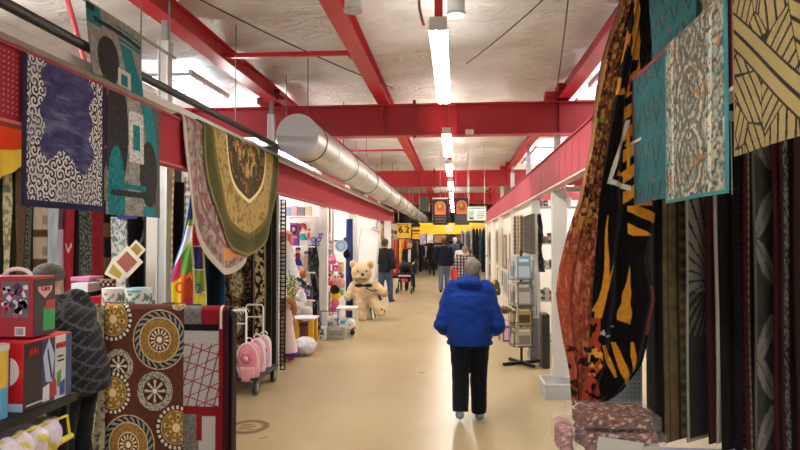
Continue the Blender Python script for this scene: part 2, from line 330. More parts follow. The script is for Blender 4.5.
fixture(-.12, -.6, 1.8, 3.30, 'long white fluorescent ceiling light above the camera', 'aisle ceiling lights')
fixture(-4.3, 3.0, 5.4, 3.3, 'added fluorescent light over the rug stall on the left', 'added stall lights', gear=False)  # also added, to lift the dark rug stall
fixture(-3.3, 12.2, 13.6, 3.3, 'added fluorescent light over the stall behind the toy shelves', 'added stall lights', gear=False)
GLOW = emit('added_glow', '#eef4ff', 1.8)  # added glowing panels, standing in for the brightly lit side ceiling
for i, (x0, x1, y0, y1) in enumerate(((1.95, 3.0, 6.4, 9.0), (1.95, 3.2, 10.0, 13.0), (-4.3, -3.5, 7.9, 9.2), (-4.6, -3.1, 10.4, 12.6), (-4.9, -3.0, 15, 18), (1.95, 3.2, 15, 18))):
    o = struct(f'window_{i+1}', MB().box(x0, x1, y0, y1, 3.95, 3.97, '#eef4ff'), 'paint', material=GLOW); b = MB()
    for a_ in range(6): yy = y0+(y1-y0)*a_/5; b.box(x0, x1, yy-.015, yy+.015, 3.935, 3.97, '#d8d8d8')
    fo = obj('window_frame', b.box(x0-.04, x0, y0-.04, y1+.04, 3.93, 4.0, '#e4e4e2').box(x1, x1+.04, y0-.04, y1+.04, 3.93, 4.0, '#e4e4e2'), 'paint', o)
w = bpy.data.worlds.new('hall_daylight'); scn.world = w; w.use_nodes = True
w.node_tree.nodes['Background'].inputs['Color'].default_value = (.95, .97, 1, 1); w.node_tree.nodes['Background'].inputs['Strength'].default_value = .65
#@@RUGS
# ================================================================== RUGS
def scrolls(x, y, cell=1.0, seed=1, turns=9.0, wid=.35):
    """curly scroll linework; x, y in cell units; returns mask"""
    best = np.full(x.shape, 9.0); val = np.zeros(x.shape)
    r = np.random.default_rng(seed); J = r.random((64, 64, 3))
    for di in (-1, 0, 1):
        for dj in (-1, 0, 1):
            i = np.floor(x).astype(int)+di; j = np.floor(y).astype(int)+dj; q = J[i % 64, j % 64]
            dx = x-(i+.2+.6*q[..., 0]); dy = y-(j+.2+.6*q[..., 1]); d = np.hypot(dx, dy); s = np.where(q[..., 2] > .5, 1, -1)
            w = np.sin(turns*d*1.6+s*np.arctan2(dy, dx)); m = d < best; best = np.where(m, d, best); val = np.where(m, w, val)
    return val > wid-.45*0, best
def col_purple(u, v):
    x, y = u*.8, v*.95; B = mix('#26234a', '#4a4774', np.clip(noise(x*14, y*22, 3)*1.3-.2, 0, 1)); B = mix(B, '#77758e', np.clip((noise(x*6+9, y*30, 5)-.52)*2.4, 0, .6))
    edge = .15+.03*np.sin(y*30)+.05*noise(x*9, y*9, 8); bot = .27+.05*np.sin(x*17+2)+.08*noise(x*7, y*7, 4)
    m, d = scrolls(x*17, y*17, seed=4, turns=8, wid=.05); zone = (x < edge) | (x > .8-edge*.95) | (y > .95-bot)
    G = mix('#221f38', '#cfcbc4', m.astype(float)); G = mix(G, '#8d8a92', np.clip((noise(x*8, y*8, 2)-.5)*1.6, 0, .6))
    B = np.where(zone[..., None], G, B); e = (x < .035) | (x > .765) | (y > .91); B[e] = A('#1c1a3c'); return B
def mosaic(u, v, seed=0):
    x, y = u*.62, v*.8; B = mix('#6f6b66', '#a9a59e', noise(x*30, y*30, seed)); r = noise(x*90, y*90, seed+1, 2)
    dk = mix('#1b1a1b', '#3a3837', r); te = mix('#0d5d62', '#1a8a8c', r); g2 = mix('#3f3b38', '#6a6560', r)
    def on_(m, C): B[m] = C[m]
    on_((x > .42), g2); on_(((x-.10)/.12)**2+((y-.30)/.36)**2 < 1, dk); on_(((x-.10)/.09)**2+((y-.68)/.30)**2 < 1, te)
    on_((x > .33+.10*np.sin(y*4)) & (x < .47+.11*np.sin(y*4)) & (y < .42), te); on_(((x-.46)/.12)**2+((y-.52)/.22)**2 < 1, dk)
    w = (abs(x-.31) < .08) & (abs(y-.30) < .16); B[w] = A('#cfcac2'); w = (abs(x-.31) < .04) & (abs(y-.30) < .08); on_(w, te)
    for yy, C in ((.62, te), (.665, dk)): on_((abs(y-yy) < .018) & (x > .05) & (x < .42), C)
    gr = noise(x*120, y*120, 8, 1) > .62; B[gr & (x < .42)] *= .55
    on_((x > .44) & (x < .49) & (abs(y-.66) < .05), dk); on_((x > .51) & (x < .56) & (abs(y-.66) < .05), dk); on_((x > .38) & (x < .56) & (y > .73), te)
    return B
def mosaic2(u, v):
    x, y = u, v; r = noise(x*60, y*60, 3, 2); B = mix('#6b6761', '#a19c93', noise(x*26, y*26, 5)); dk = mix('#191818', '#3a3635', r); te = mix('#0f5a60', '#178084', r)
    def on_(m, C): B[m] = C[m]
    on_((x < .22) & (y < .28), te); on_((x < .13) & (y < .10), dk); on_((x > .10) & (abs(y-.18-.05*x) < .035), dk); on_((x > .45) & (abs(y-.10-.05*x) < .018), te); on_((x > .5) & (abs(y-.30) < .03), te)
    on_((x > .5+.4*(y-.35)) & (x < .78+.5*(y-.35)) & (y > .35), te); on_(((x-.30)/.20)**2+((y-.72)/.36)**2 < 1, dk)
    w = (abs(x-.62) < .14) & (abs(y-.86) < .13); B[w] = A('#c3beb5'); on_((abs(x-.62) < .07) & (abs(y-.88) < .09), te); return B
def col_teal(u, v, k=1.0):
    x, y = u*k, v; B = mix('#17575c', '#24757a', noise(x*40, y*40, 6)); 
    a = ((x*5) % 1)-.5; row = ((y*3.4) % 1); V = np.abs(a)*1.5+.08; li = (np.abs(row-.75+V*1.15) < .06) & (np.abs(a) < .42); l2 = (np.abs(row-.55+V*1.0) < .03) & (np.abs(a) < .28)
    B[li] = A('#0a2c38'); B[l2] = A('#5c4a52'); t = noise(x*30, y*30, 12, 1) > .86; B[t] = A('#6c5c5e'); return B
def col_ornate(u, v):
    x, y = u*.58, v*.75; n = noise(x*70, y*70, 4, 2); B = mix('#55604f', '#c9c3b0', np.clip((n-.3)*2.2, 0, 1)); B = mix(B, '#8fb3ae', np.clip((noise(x*30+5, y*30, 8)-.55)*4, 0, .8))
    for cy in (.12, .36, .60):
        d = np.sqrt(((x-.27)/.16)**2+((y-cy)/.17)**2)+.12*noise(x*40, y*40, 31, 1); ring = np.abs(np.sin(d*11)) > .84; B[ring & (d < 1.25)] = A('#6f6a5a'); r2 = (np.abs(d-.85) < .04) & (n > .4); B[r2] = A('#d0c9b6')
    o = noise(x*55, y*55, 21, 1) > .8; B[o] = A('#b07a42'); d = noise(x*48+3, y*48, 22, 1) < .2; B[d] = A('#4b5658')
    s = (np.abs(x-.08) < .012) | (np.abs(x-.46) < .012); B[s & (noise(x*90, y*90, 5, 1) > .4)] = A('#e0dccb'); e = (x > .56) | (x < .012) | (y > .738); B[e] = A('#3d8d96'); return B
def col_strokes(u, v):
    x, y = u*.62, v*.62; r = np.random.default_rng(12); n = 15; px_ = r.random(n)*.66; py_ = r.random(n)*.66; an = r.random(n)*PI; fr = 15+r.random(n)*10
    d = np.stack([np.hypot((x-px_[i])*1.1, (y-py_[i])) for i in range(n)]); k = d.argmin(0); ds = np.sort(d, 0); aa = an[k]; q = (x*np.cos(aa)+y*np.sin(aa))*fr[k]
    st = np.abs((q % 1)-.5) < .12; B = mix('#8f7d50', '#a8945f', noise(x*50, y*50, 2)); B[st | (ds[1]-ds[0] < .006)] = A('#1c1712')
    t = (y-.16-.62*x); ba = (t > -.03) & (t < .10); B[ba] = A('#9c8a58'); B[ba & ((np.abs(t+.03) < .01) | (np.abs(t-.035) < .008) | (np.abs(t-.10) < .01))] = A('#1c1712')
    B[(x < .012)] = A('#8a7a50'); return B
def drape(name, label, side, y0, y1, zb, colfn, group=None, off=0.0, top=2.775, slant=0.0, nu=150, nv=150, back='#40362e', zfun=None, m='rug', wave=.008, yflip=False, bh=.5):
    X = XL if side < 0 else XR; sg = 1 if side < 0 else -1
    def fn(u, v):
        uu = u if side < 0 else 1-u
        Y = y0+(y1-y0)*uu; R = .052+off; Lf = (top-zb) if zfun is None else (top-zfun(Y))
        s = v*(Lf+PI*R/2)-PI*R/2; th = np.clip((s+PI*R/2)/R, 0, PI/2)
        x = -R*np.cos(th+PI/2*0)*0; z = top+off+0*Y; ang = np.clip(s/R+PI/2, 0, PI/2)
        xo = R*np.sin(ang)*1.0; zz = top-R+off+R*np.cos(ang); dn = np.clip(s, 0, None); zz = zz-dn
        xo = xo+wave*np.sin(Y*9+1)*np.clip(dn*2, 0, 1)+.012*np.clip(dn, 0, 1)
        return X+sg*xo, Y+slant*dn, zz
    def cf(u, v): return colfn(u, v)
    o = sheet(name, fn, nu, nv, .007, cf, back=back, m=m); meta(o, label, 'rug', group)
    # short flap lying over the back of the beam
    pts = [(X-sg*(.055+off), 0), ]
    R = .052+off
    def fb(u, v):
        Y = y0+.002+(y1-y0-.004)*(1-u if side < 0 else u); s = v*(bh*.5+PI*R/2); ang = np.clip(s/R, 0, PI/2); return X-sg*R*np.sin(ang), Y, top-R+off+R*np.cos(ang)-np.clip(s-PI*R/2, 0, None)
    fo = sheet('back_flap', fb, 12, 10, .007, flat(back), back=back, parent=o)
    return o
p = lambda x, y, X: atX(x, y, X)
# left side, hung over the fascia
drape('hanging_rug', 'purple rug with silver scroll border draped over the left fascia', -1, p(22, 100, XL+.05).y, p(105, 100, XL+.05).y, 1.98, col_purple, nu=260, nv=290)
drape('hanging_rug', 'teal, black and grey geometric rug draped over the left fascia', -1, p(107, 100, XL+.05).y, p(160, 150, XL+.05).y, 1.97, mosaic, nu=160, nv=170)
def red_edge(u, v): B = np.broadcast_to(A('#7c1b28'), u.shape+(3,)).copy(); B[v > .72] = A('#d6c34a'); return B
y0 = p(104.5, 100, XL+.04).y
drape('hanging_rug', 'narrow red rug edge showing between the purple rug and the teal geometric rug', -1, y0-.04, y0+.04, 2.06, red_edge, off=-.008, nu=8, nv=40)
def upper(name, label, X, y0, y1, zt, zb, colfn, tilt):
    def fn(u, v): uu = u if X < 0 else 1-u; Y = y0+(y1-y0)*uu; return X+.01*np.sin(Y*8+v*3), Y+tilt*(1-v), zt-(zt-zb)*v
    o = sheet(name, fn, 130, 110, .008, colfn, back='#4d4a48'); meta(o, label, 'rug'); return o
upper('hanging_rug', 'teal and black blocked rug hung high above the geometric rug', XL+.03, p(88, 20, XL).y, p(140, 60, XL).y, 3.24, 2.80, mosaic2, -.05)
# right side
drape('hanging_rug', 'teal rug with zigzag heart outlines draped over the right fascia', 1, p(664, 100, XR-.05).y-.45, p(633, 100, XR-.05).y, 2.02, lambda u, v: col_teal(u, v, 1.1), off=-.004, nu=150, nv=150)
drape('hanging_rug', 'beige and aqua ornate runner lying over the teal rug', 1, p(728, 100, XR-.06).y, p(666, 100, XR-.06).y, 1.99, col_ornate, off=.012, nu=170, nv=190, back='#3d8d96')
drape('hanging_rug', 'tan rug with black crossing strokes draped over the right fascia', 1, 1.95, p(731, 100, XR-.06).y-.01, 2.13, col_strokes, off=.004, nu=200, nv=190)
upper('hanging_rug', 'dark teal rug hung high above the right fascia', XR+.0, p(694, 20, XR).y, p(650, 20, XR).y, 3.3, 2.79, lambda u, v: col_teal(u, v, .8), 0)
def col_ospeck(u, v):
    B = col_ornate(u*.8, v*.6); B = mix(B, '#7a6238', .45*np.ones(u.shape)); B[u < .06] = A('#5a8f92'); return B
upper('hanging_rug', 'brown speckled runner hung high beside the dark teal rug', XR+.035, p(727, 20, XR).y, p(688, 20, XR).y, 3.25, 2.80, col_ospeck, 0)
for X, y0, y1, l in ((XL, 3.0, 4.9, 'thin steel rod holding the high rug on the left'), (XR, 2.2, 4.3, 'thin steel rod holding the high rugs on the right')):
    t = thing('hanging_rod', l, 'rod', (X, y0, 3.2)); zr = 3.25 if X < 0 else 3.31
    obj('rod', MB().cyl((X, y0, zr), (X, y1, zr), .012, n=10, col='#8f8f8c'), 'steel', t); [obj('hanger_wire', MB().cyl((X, yy, zr), (X, yy, 4.05), .004, n=6, col='#8f8f8c'), 'steel', t) for yy in (y0+.1, y1-.1)]
# oval rugs
def oval(label, yc, hw, dep, colfn, off, slant=0.0):
    zf = lambda Y: 2.80-np.maximum(.12, dep*np.sqrt(np.clip(1-((Y-yc)/hw)**2, 0, 1)))
    return drape('oval_rug', label, -1, yc-hw, yc+hw, 1.6, colfn, off=off, nu=170, nv=170, zfun=zf, wave=.02, top=2.80, back='#b9b09a')
def col_oval(u, v):
    t = np.sqrt(np.clip(1-(2*u-1)**2, 0.0144, 1)); y = v*t; d = np.hypot((2*u-1), y*1.0); x = u*40; yy = y*22
    B = mix('#38340f', '#4d4720', noise(x*2, yy*2, 2)); B[d < .86] = mix('#8f7742', '#ab9157', noise(x*2, yy*2, 9))[d < .86]; m = (d < .86) & (d > .81); B[m] = A('#5c5426'); band = (d < .80) & (d > .56)
    f = noise(x*1.3, yy*1.3, 6, 2) > .57; B[band & f] = A('#7d6030'); m = (d < .56) & (d > .53); B[m] = A('#d9c79a'); i = d < .53; Bi = mix('#2c270d', '#463a16', noise(x*2, yy*2, 3)); B[i] = Bi[i]
    g = (noise(x*.9, yy*.9, 15, 3) > .55) & (d < .36); B[g] = A('#a98b50'); g = (noise(x*1.2, yy*1.2, 18, 2) > .66) & (d < .5); B[g] = A('#8a5a3c'); B[d > .975] = A('#6c6436'); return B
def col_pinkoval(u, v):
    t = np.sqrt(np.clip(1-(2*u-1)**2, 0.0144, 1)); y = v*t; d = np.hypot((2*u-1), y); x = u*50; yy = y*26
    B = mix('#7d665c', '#a8948a', noise(x, yy, 2)); g = noise(x*.8, yy*.8, 6, 2) > .6; B[g] = A('#7c4a4c'); g = noise(x*1.1+9, yy*1.1, 8, 2) > .66; B[g] = A('#5c5f48'); og = (d > .76) & (d < .90) & (u > .42); B[og] = mix('#d09a48', '#a85a40', u)[og]; B[(d < .82) & (d > .79)] = A('#6e5a58'); B[d > .955] = A('#b3aa9e'); B[d < .6] = A('#6d3b41'); return B
oval('oval green and gold rug with floral border draped over the left fascia', 6.48, 1.16, 1.17, col_oval, .03)
oval('pink grey floral oval rug showing beneath the green and gold one', 5.98, 1.05, 1.34, col_pinkoval, .012)
# frontal cloth traced from heights: rows (py, pxL, pxR) at depth Y
def shaped(name, label, cat, Y, rows, colfn, nu=80, nv=120, folds=(.03, 4), m='cloth', th=.012, back='#2a2422', yoff=0, parent=None, ph=0, bow=0):
    R = np.array(rows, float)
    def fn(u, v):
        py_ = R[0, 0]+(R[-1, 0]-R[0, 0])*v; L = np.interp(py_, R[:, 0], R[:, 1]); Q = np.interp(py_, R[:, 0], R[:, 2]); px_ = L+(Q-L)*u
        d = np.stack([(px_-400)/F, np.ones_like(px_), -(py_-225)/F], -1); cs, sn = math.cos(PIT), math.sin(PIT); d = np.stack([d[..., 0], d[..., 1]*cs-d[..., 2]*sn, d[..., 1]*sn+d[..., 2]*cs], -1)
        cs, sn = math.cos(YAW), math.sin(YAW); d = np.stack([d[..., 0]*cs-d[..., 1]*sn, d[..., 0]*sn+d[..., 1]*cs, d[..., 2]], -1)
        P = CAM+d*(Y/d[..., 1])[..., None]; fy = folds[0]*np.sin(u*2*PI*folds[1]+ph+2.5*v)*(.35+.65*v)+folds[0]*.6*np.sin(u*2*PI*folds[1]*2.3+v*5+ph)-bow*np.sin(u*PI)
        return P[..., 0], P[..., 1]+fy, P[..., 2]
    def cf(u, v):
        py_ = R[0, 0]+(R[-1, 0]-R[0, 0])*v; L = np.interp(py_, R[:, 0], R[:, 1]); Q = np.interp(py_, R[:, 0], R[:, 2]); return colfn(L+(Q-L)*u, py_, u, v)
    o = sheet(name, fn, nu, nv, th, cf, m=m, back=back, parent=parent)
    if label: meta(o, label, cat)
    return o
def col_brown(x, y, u, v):
    B = mix('#5e2c1c', '#a05a3c', noise(x*.35, y*.35, 3)); t = noise(x*.45+30, y*.28, 7, 2); B[t > .62] = A('#c79a5a'); B[t < .36] = A('#2d130f'); g = noise(x*.3, y*.16, 9, 2) > .70; B[g & (y < 260)] = A('#c08a30')
    rust = np.clip((y-215)/60, 0, 1)*np.clip(1-u*.9, 0, 1); B = mix(B, '#b5533c', np.clip(rust*1.2, 0, .85)); e = (u < .10+.03*np.sin(y*.1)) & (y < 215); B[e] = A('#b98a5e'); s = noise(x*.5, y*.09, 11, 2); B[(s > .72) & (y > 230)] = A('#d8866a')
    B[(y > 345) & (noise(x*.16, y*.16, 14, 2) < .42)] = A('#3a1512'); gm = (np.hypot(x-602, y-120) < 2.5); B[gm] = A('#59a03c'); return B
BL = [(-6, 622), (10, 621), (30, 613), (60, 604), (100, 597), (150, 590), (200, 579), (240, 566), (270, 559), (295, 556), (310, 558), (340, 563), (370, 569), (395, 572), (420, 575)]
BM = [(-6, 636), (10, 634), (60, 624), (100, 617), (150, 609), (200, 601), (300, 594), (330, 592), (370, 590), (395, 584), (420, 590)]
BRt = [(-6, 652), (30, 648), (60, 643), (100, 637), (150, 640), (190, 646), (210, 656), (235, 652), (262, 648), (285, 654), (300, 656), (322, 651), (345, 648), (365, 643), (380, 632), (392, 622), (402, 604), (412, 596)]
rows = [(a, np.interp(a, *zip(*BL)), np.interp(a, *zip(*BM))+8) for a in range(-6, 421, 6)]
shaped('plush_blanket', 'brown and rust leopard plush blanket hanging beside the tiger blanket', 'blanket', 4.12, rows, col_brown, nu=90, nv=330, folds=(.022, 2.0), m='plush', th=.015)
def col_tiger(x, y, u, v):
    B = np.broadcast_to(A('#0b0808'), x.shape+(3,)).copy(); O = mix('#c47a14', '#dd9a35', noise(x*.3, y*.3, 5))
    def on_(m): B[m] = O[m]
    up = (y < 95) & (noise(x*.22+5, y*.09+x*.12, 33, 2) > .56); on_(up & (x < 640))
    # white cornered outline
    L = 632-(y-118)*.39*1.0; box = (y > 112) & (y < 196)
    wl = (np.abs(x-(629-(y-118)*.31)) < 2.0) & (y > 120) & (y < 184) | ((np.abs((y-181)-(x-609)*.35) < 2.6) & (x > 608) & (x < 631))
    inn = (x > (634-(y-118)*.31)) & (x < 630+0*y) & (y > 130) & (y < 176) & ~((x > 618+.0*y) & (y > 146) & (y < 172) & (x < 627))
    on_(inn); st = (x > 624) & (y > 92) & (y < 206) & (np.sin(y*.30+(x-630)*.22) > -.25); on_(st); B[wl] = A('#d8d2c4')
    m = (y > 206) & (y < 236) & (x > 628) & (np.sin((y-206)*.28-(x-640)*.14) > .1); on_(m)
    fl1 = (np.abs(x-(611-(y-215)*.13+3*np.sin(y*.05))) < .5+(y-215)*.035) & (y > 215) & (y < 318); on_(fl1 & (x > 594))
    for cx, sl, w0, y0_ in ((615, -.38, .10, 262), (630, -.10, .13, 266)):
        t_ = y-y0_; m = (t_ > 0) & (y < 312+(x-595)*.35) & (np.abs(x-(cx+sl*t_)) < w0*t_*(1.0+.15*np.sin(t_*.3))); on_(m)
    wb = (y > 326) & (y < 337) & (noise(x*.3, y*.3, 8, 1) > .72) & (x < 622); B[wb] = A('#aab4c0')
    m = (y > 343) & (y < 392) & (np.abs(x-(615+(y-345)*.34)) < 4.5-np.abs(y-366)*.10); on_(m); m = (y > 345) & (y < 378) & (np.abs(x-(603+(y-345)*.40)) < 3.2-np.abs(y-360)*.1); on_(m); m = (y > 342) & (y < 372) & (np.abs(x-(632+(y-345)*.05)) < 2.6-np.abs(y-356)*.1); on_(m)
    r = (x < 600) & (y > 318) & (noise(x*.15, y*.15, 4, 2) > .45); B[r] = A('#a8452c'); r = (x < 602) & (y > 345) & (y < 375) & (noise(x*.25, y*.2, 6, 2) > .6); B[r] = A('#e0a23a')
    e = (u > .93) & (y > 285) & (y < 335); B[e] = A('#7a3a34'); return B
rows = [(a, np.interp(a, *zip(*BM))-2, np.interp(a, *zip(*BRt))) for a in range(-6, 413, 6)]
shaped('plush_blanket', 'black blanket with orange tiger stripes hanging over the bagged blankets', 'blanket', 4.0, rows, col_tiger, nu=150, nv=430, folds=(.022, 1.5), m='plush', th=.018, ph=1.5)
def col_spot(x, y, u, v): B = mix('#2a2018', '#8a7c6c', (noise(x*.7, y*.7, 3, 2) > .5).astype(float)); return B
shaped('plush_blanket', 'black and white speckled blanket corner beside the tiger blanket top', 'blanket', 4.18, [(0, 640, 655), (50, 636, 656), (78, 634, 650)], col_spot, nu=20, nv=60, m='plush')
t = thing('blanket_hook', 'steel hook bar from which the plush blankets hang', 'hook', (1.0, 4.0, 3.3)); hp = atY(636, -6, 4.05)
obj('bar', MB().cyl((hp.x, 3.7, hp.z+.02), (hp.x, 4.4, hp.z+.02), .015, n=10, col='#555555').cyl((hp.x, 4.05, hp.z+.02), (hp.x, 4.05, 4.05), .006, n=6, col='#555555'), 'steel', t)

# bagged blankets on a table
t = thing('display_table', 'low table under the bagged blankets', 'table', (1.02, 3.7, 0)); zt = .42
obj('tabletop', MB().box(.62, 1.42, 3.45, 4.0, zt-.03, zt, '#8c8478'), 'wood', t, bevel=.004)
for x in (.66, 1.38):
    for y in (3.49, 3.96): obj('leg', MB().box(x-.02, x+.02, y-.02, y+.02, 0, zt-.03, '#55504a'), 'paint', t)
def bagged(label, p0, p1, Y, dpt, pal, seed, paper=False):
    a = atY(p0[0], p0[1], Y); b_ = atY(p1[0], p1[1], Y); t = thing('bagged_blanket', label, 'blanket', ((a.x+b_.x)/2, Y+dpt/2, b_.z)); H = a.z-b_.z
    mb = MB(); n = 3
    for i in range(n):
        z0 = b_.z+H*i/n; zc = z0+H/n/2; mb.ell(((a.x+b_.x)/2, Y+dpt/2, zc), ((b_.x-a.x)/2*1.0, dpt/2, H/n*.62), nu=40, nv=12)
        mb.box(a.x+.04, b_.x-.04, Y+.03, Y+dpt-.03, z0+.004, z0+H/n-.004)
    def cf(co): r = noise(co[:, 0]*45+200, co[:, 2]*70+co[:, 1]*40+200, seed, 3); B = mix(pal[0], pal[1], np.clip(r*1.8-.4, 0, 1)); B[noise(co[:, 0]*60+99, co[:, 2]*80+co[:, 1]*50+99, seed+4, 1) > .75] = A(pal[2]); return B
    blob('blanket', mb, .009, 'plush', t, cf, smooth=2, disp=.01)
    W = MB(); N = 26
    W.box(a.x-.004, b_.x+.004, Y-.006, Y+dpt+.004, b_.z+.003, a.z+.003)
    o = obj('clear_bag', W, 'wrap', t, material=BAG, bevel=.015); o['label'] = 'clear plastic bag'
    if paper: obj('paper_insert', MB().cbox(((a.x*.55+b_.x*.45), Y-.016, b_.z+H*.42), ((b_.x-a.x)*.52, .003, H*.75), '#d9d5cc', ry=.12).cbox(((a.x*.2+b_.x*.8), Y-.018, b_.z+H*.3), ((b_.x-a.x)*.2, .003, H*.5), '#c8c2b6', ry=-.2), 'paint', t)
    return t
def bagmat():
    m = bpy.data.materials.new('clear_film'); m.use_nodes = True; nt = m.node_tree; b = nt.nodes['Principled BSDF']
    b.inputs['Base Color'].default_value = (.9, .85, .85, 1); b.inputs['Alpha'].default_value = .13; b.inputs['Roughness'].default_value = .12
    tc = nt.nodes.new('ShaderNodeTexCoord'); n = nt.nodes.new('ShaderNodeTexNoise'); n.inputs['Scale'].default_value = 18; n.inputs['Distortion'].default_value = 2; nt.links.new(tc.outputs['Object'], n.inputs['Vector'])
    bp = nt.nodes.new('ShaderNodeBump'); bp.inputs['Strength'].default_value = .8; bp.inputs['Distance'].default_value = .03; nt.links.new(n.outputs['Fac'], bp.inputs['Height']); nt.links.new(bp.outputs[0], b.inputs['Normal']); return m
BAG = bagmat()
zb = atY(600, 432, 3.6).z
bagged('brown rust blanket in clear bag, upper of the two bagged blankets', (577, 416), (662, 432), 3.6, .36, ('#4a1d16', '#a8684e', '#d8c4b4'), 3)
bagged('rosy bagged blanket with white paper, under the brown bagged one', (580, 433.5), (668, 456), 3.58, .38, ('#6c2f2c', '#b87e78', '#e0cfc8'), 8, True)
bagged('pink bagged blanket standing at the aisle end of the table', (560, 431), (577, 456), 3.62, .34, ('#a05a5c', '#d8a8a8', '#ead6d0'), 13)
c1 = atY(605, 409, 3.7); o = obj('fabric_swatch', MB().cbox((c1.x+.05, 3.72, c1.z-.035), (.20, .12, .018), '#3a4444', rz=.2), 'cloth', bevel=.006); meta(o, 'folded dark grey cloth lying on the upper bagged blanket', 'cloth')

# swing rack of long rugs on the right, seen page by page
X0 = 1.30; YF = 4.35
def page(label, px0, px1, colfn, Y=YF, top=2.62, pyb=434, back='#2c2420', ang=None, th=.012, nu=40, nv=160, w=.5):
    a = atY(px0, 300, Y); zb = atY(px0, pyb, Y).z; an = math.radians(52 if ang is None else ang)
    def fn(u, v): s = u*w; return a.x+s*math.sin(an)+0*v, Y+s*math.cos(an)+.010*np.sin(v*7+px0)+0*u, top-(top-zb)*v+0*u
    # visible share of the page before the next one hides it
    vis = (atY(px1, 300, Y).x-a.x)/(math.sin(an)-.5*math.cos(an))/w
    o = sheet('long_rug', fn, nu, nv, th, lambda u, v: colfn(np.clip(u/max(vis, .02), 0, 1.6), v), back=back); meta(o, label, 'rug', 'rugs on the swing rack'); return o
dark = lambda a, b_: (lambda u, v: mix(a, b_, noise(u*6+3, v*90, 3)))
def pg_olive(u, v): B = mix('#5b4c30', '#8a7850', noise(u*5, v*50, 3)); s = np.abs((u*3) % 1-.5) < .10; B[s] = A('#3a301e'); q = (np.abs(u-.72) < .13) & (np.abs((v*26) % 1-.5) < .22); B[q] = A('#a3926a'); B[u > .95] = A('#15110e'); return B
def pg_rays(u, v):
    B = mix('#1d1c1a', '#37342f', noise(u*8, v*60, 2)); a = np.arctan2((v-.52)*9, (1.1-u)*1.6); st = np.abs(np.sin(a*16+u*1.2)); up = v < .55; m = (st > .35) & up; B[m] = A('#8d887a'); m = (st > .85) & ~up & (v < .68); B[m] = A('#6a675c'); B[u < .06] = A('#b9b5a8'); B[v > .992] = A('#b9b5a8'); return B
def pg_leaf(u, v):
    B = mix('#3c3a36', '#57544c', noise(u*8, v*80, 2)); g = v < .13; B[g] = A('#6e6a60')
    for cy, s in ((.10, 1), (.30, -1), (.44, 1), (.66, -1), (.78, 1), (.93, -1)):
        d = ((u-.5)*.8*s+(v-cy)*9); e = ((u-.5)*1.6*s-(v-cy)*11); m = (d**2/.9+e**2/.30) < 1; B[m] = A('#a8a498'); B[m & (np.abs(e) < .03)] = A('#4a4842')
    B[u < .05] = A('#7c786c'); return B
def pg_braid(u, v): B = mix('#3a1418', '#571a20', noise(u*5, v*90, 3)); m = (u > .3) & (u < .55); Z = (np.sin(v*260) > 0); B[m] = A('#7c6e54'); B[m & Z] = A('#a89a80'); B[u > .7] = A('#1a1412'); return B
def pg_dots(u, v): B = mix('#1a1011', '#2e1517', noise(u*5, v*60, 3)); m = (u > .55) & (np.sin(v*300) > .1); B[m] = A('#6c2a2c'); B[u < .35] = A('#0f0c0c'); return B
def pg_speck(u, v): B = mix('#3a2426', '#5c2026', noise(u*5, v*60, 3)); m = (u > .15) & (u < .55); S = noise(u*24, v*220, 5, 1) > .5; B[m & S] = A('#a39d92'); B[m & ~S] = A('#3f3a38'); return B
for a_ in [('dark grey plain rug nearest the tiger blanket on the rack', 651, 659, dark('#2a2624', '#3d3835')), ('black rug edge on the rack between grey and olive rugs', 659, 664, dark('#0c0a0a', '#17120f')), ('olive tan long rug with small square motifs on the rack', 664, 687, pg_olive),
           ('grey and black long rug with radiating lines and white binding', 687, 708, pg_rays), ('dark red narrow rug beside the white bound one', 708, 716, dark('#3a1418', '#4f1a1f')), ('off-white bound rug edge on the rack', 716, 721, dark('#c0b8ac', '#ddd6ca')),
           ('plain black long rug right of the white edge', 721, 735, dark('#0c0908', '#181210')), ('black and maroon long rug with a dotted line', 735, 745, pg_dots), ('maroon long rug with beige braided stripe', 745, 755, pg_braid),
           ('charcoal long rug with large pale leaves', 755, 775, pg_leaf), ('dark red plain long rug beside the leaf rug', 775, 782, dark('#4a141a', '#651c24')), ('maroon long rug with a grey speckled stripe', 782, 796, pg_speck), ('brown red long rug at the right end of the rack', 796, 820, dark('#2e1a18', '#4a2624'))]:
    page(a_[0], a_[1], a_[2], a_[3], pyb=443 if a_[1] < 690 else 444 if a_[1] < 720 else 452 if a_[1] < 750 else 458)
t = thing('rug_rack', 'black steel rack bar carrying the long rugs on the right', 'rack', (2.0, YF, 0)); 
obj('top_bar', MB().box(1.3, 3.2, YF+.0, YF+.05, 2.63, 2.68, '#1c1b1a'), 'paint', t)
for x in (1.32, 3.15): obj('post', MB().box(x-.02, x+.02, YF+.0, YF+.04, .07, 2.63, '#1c1b1a'), 'paint', t)
b = MB().box(1.22, 3.2, YF-.1, YF+.9, 0, .07, '#3a537e'); o = obj('rug_plinth', b, 'paint', bevel=.01); meta(o, 'pale blue plinth below the hanging long rugs', 'plinth')
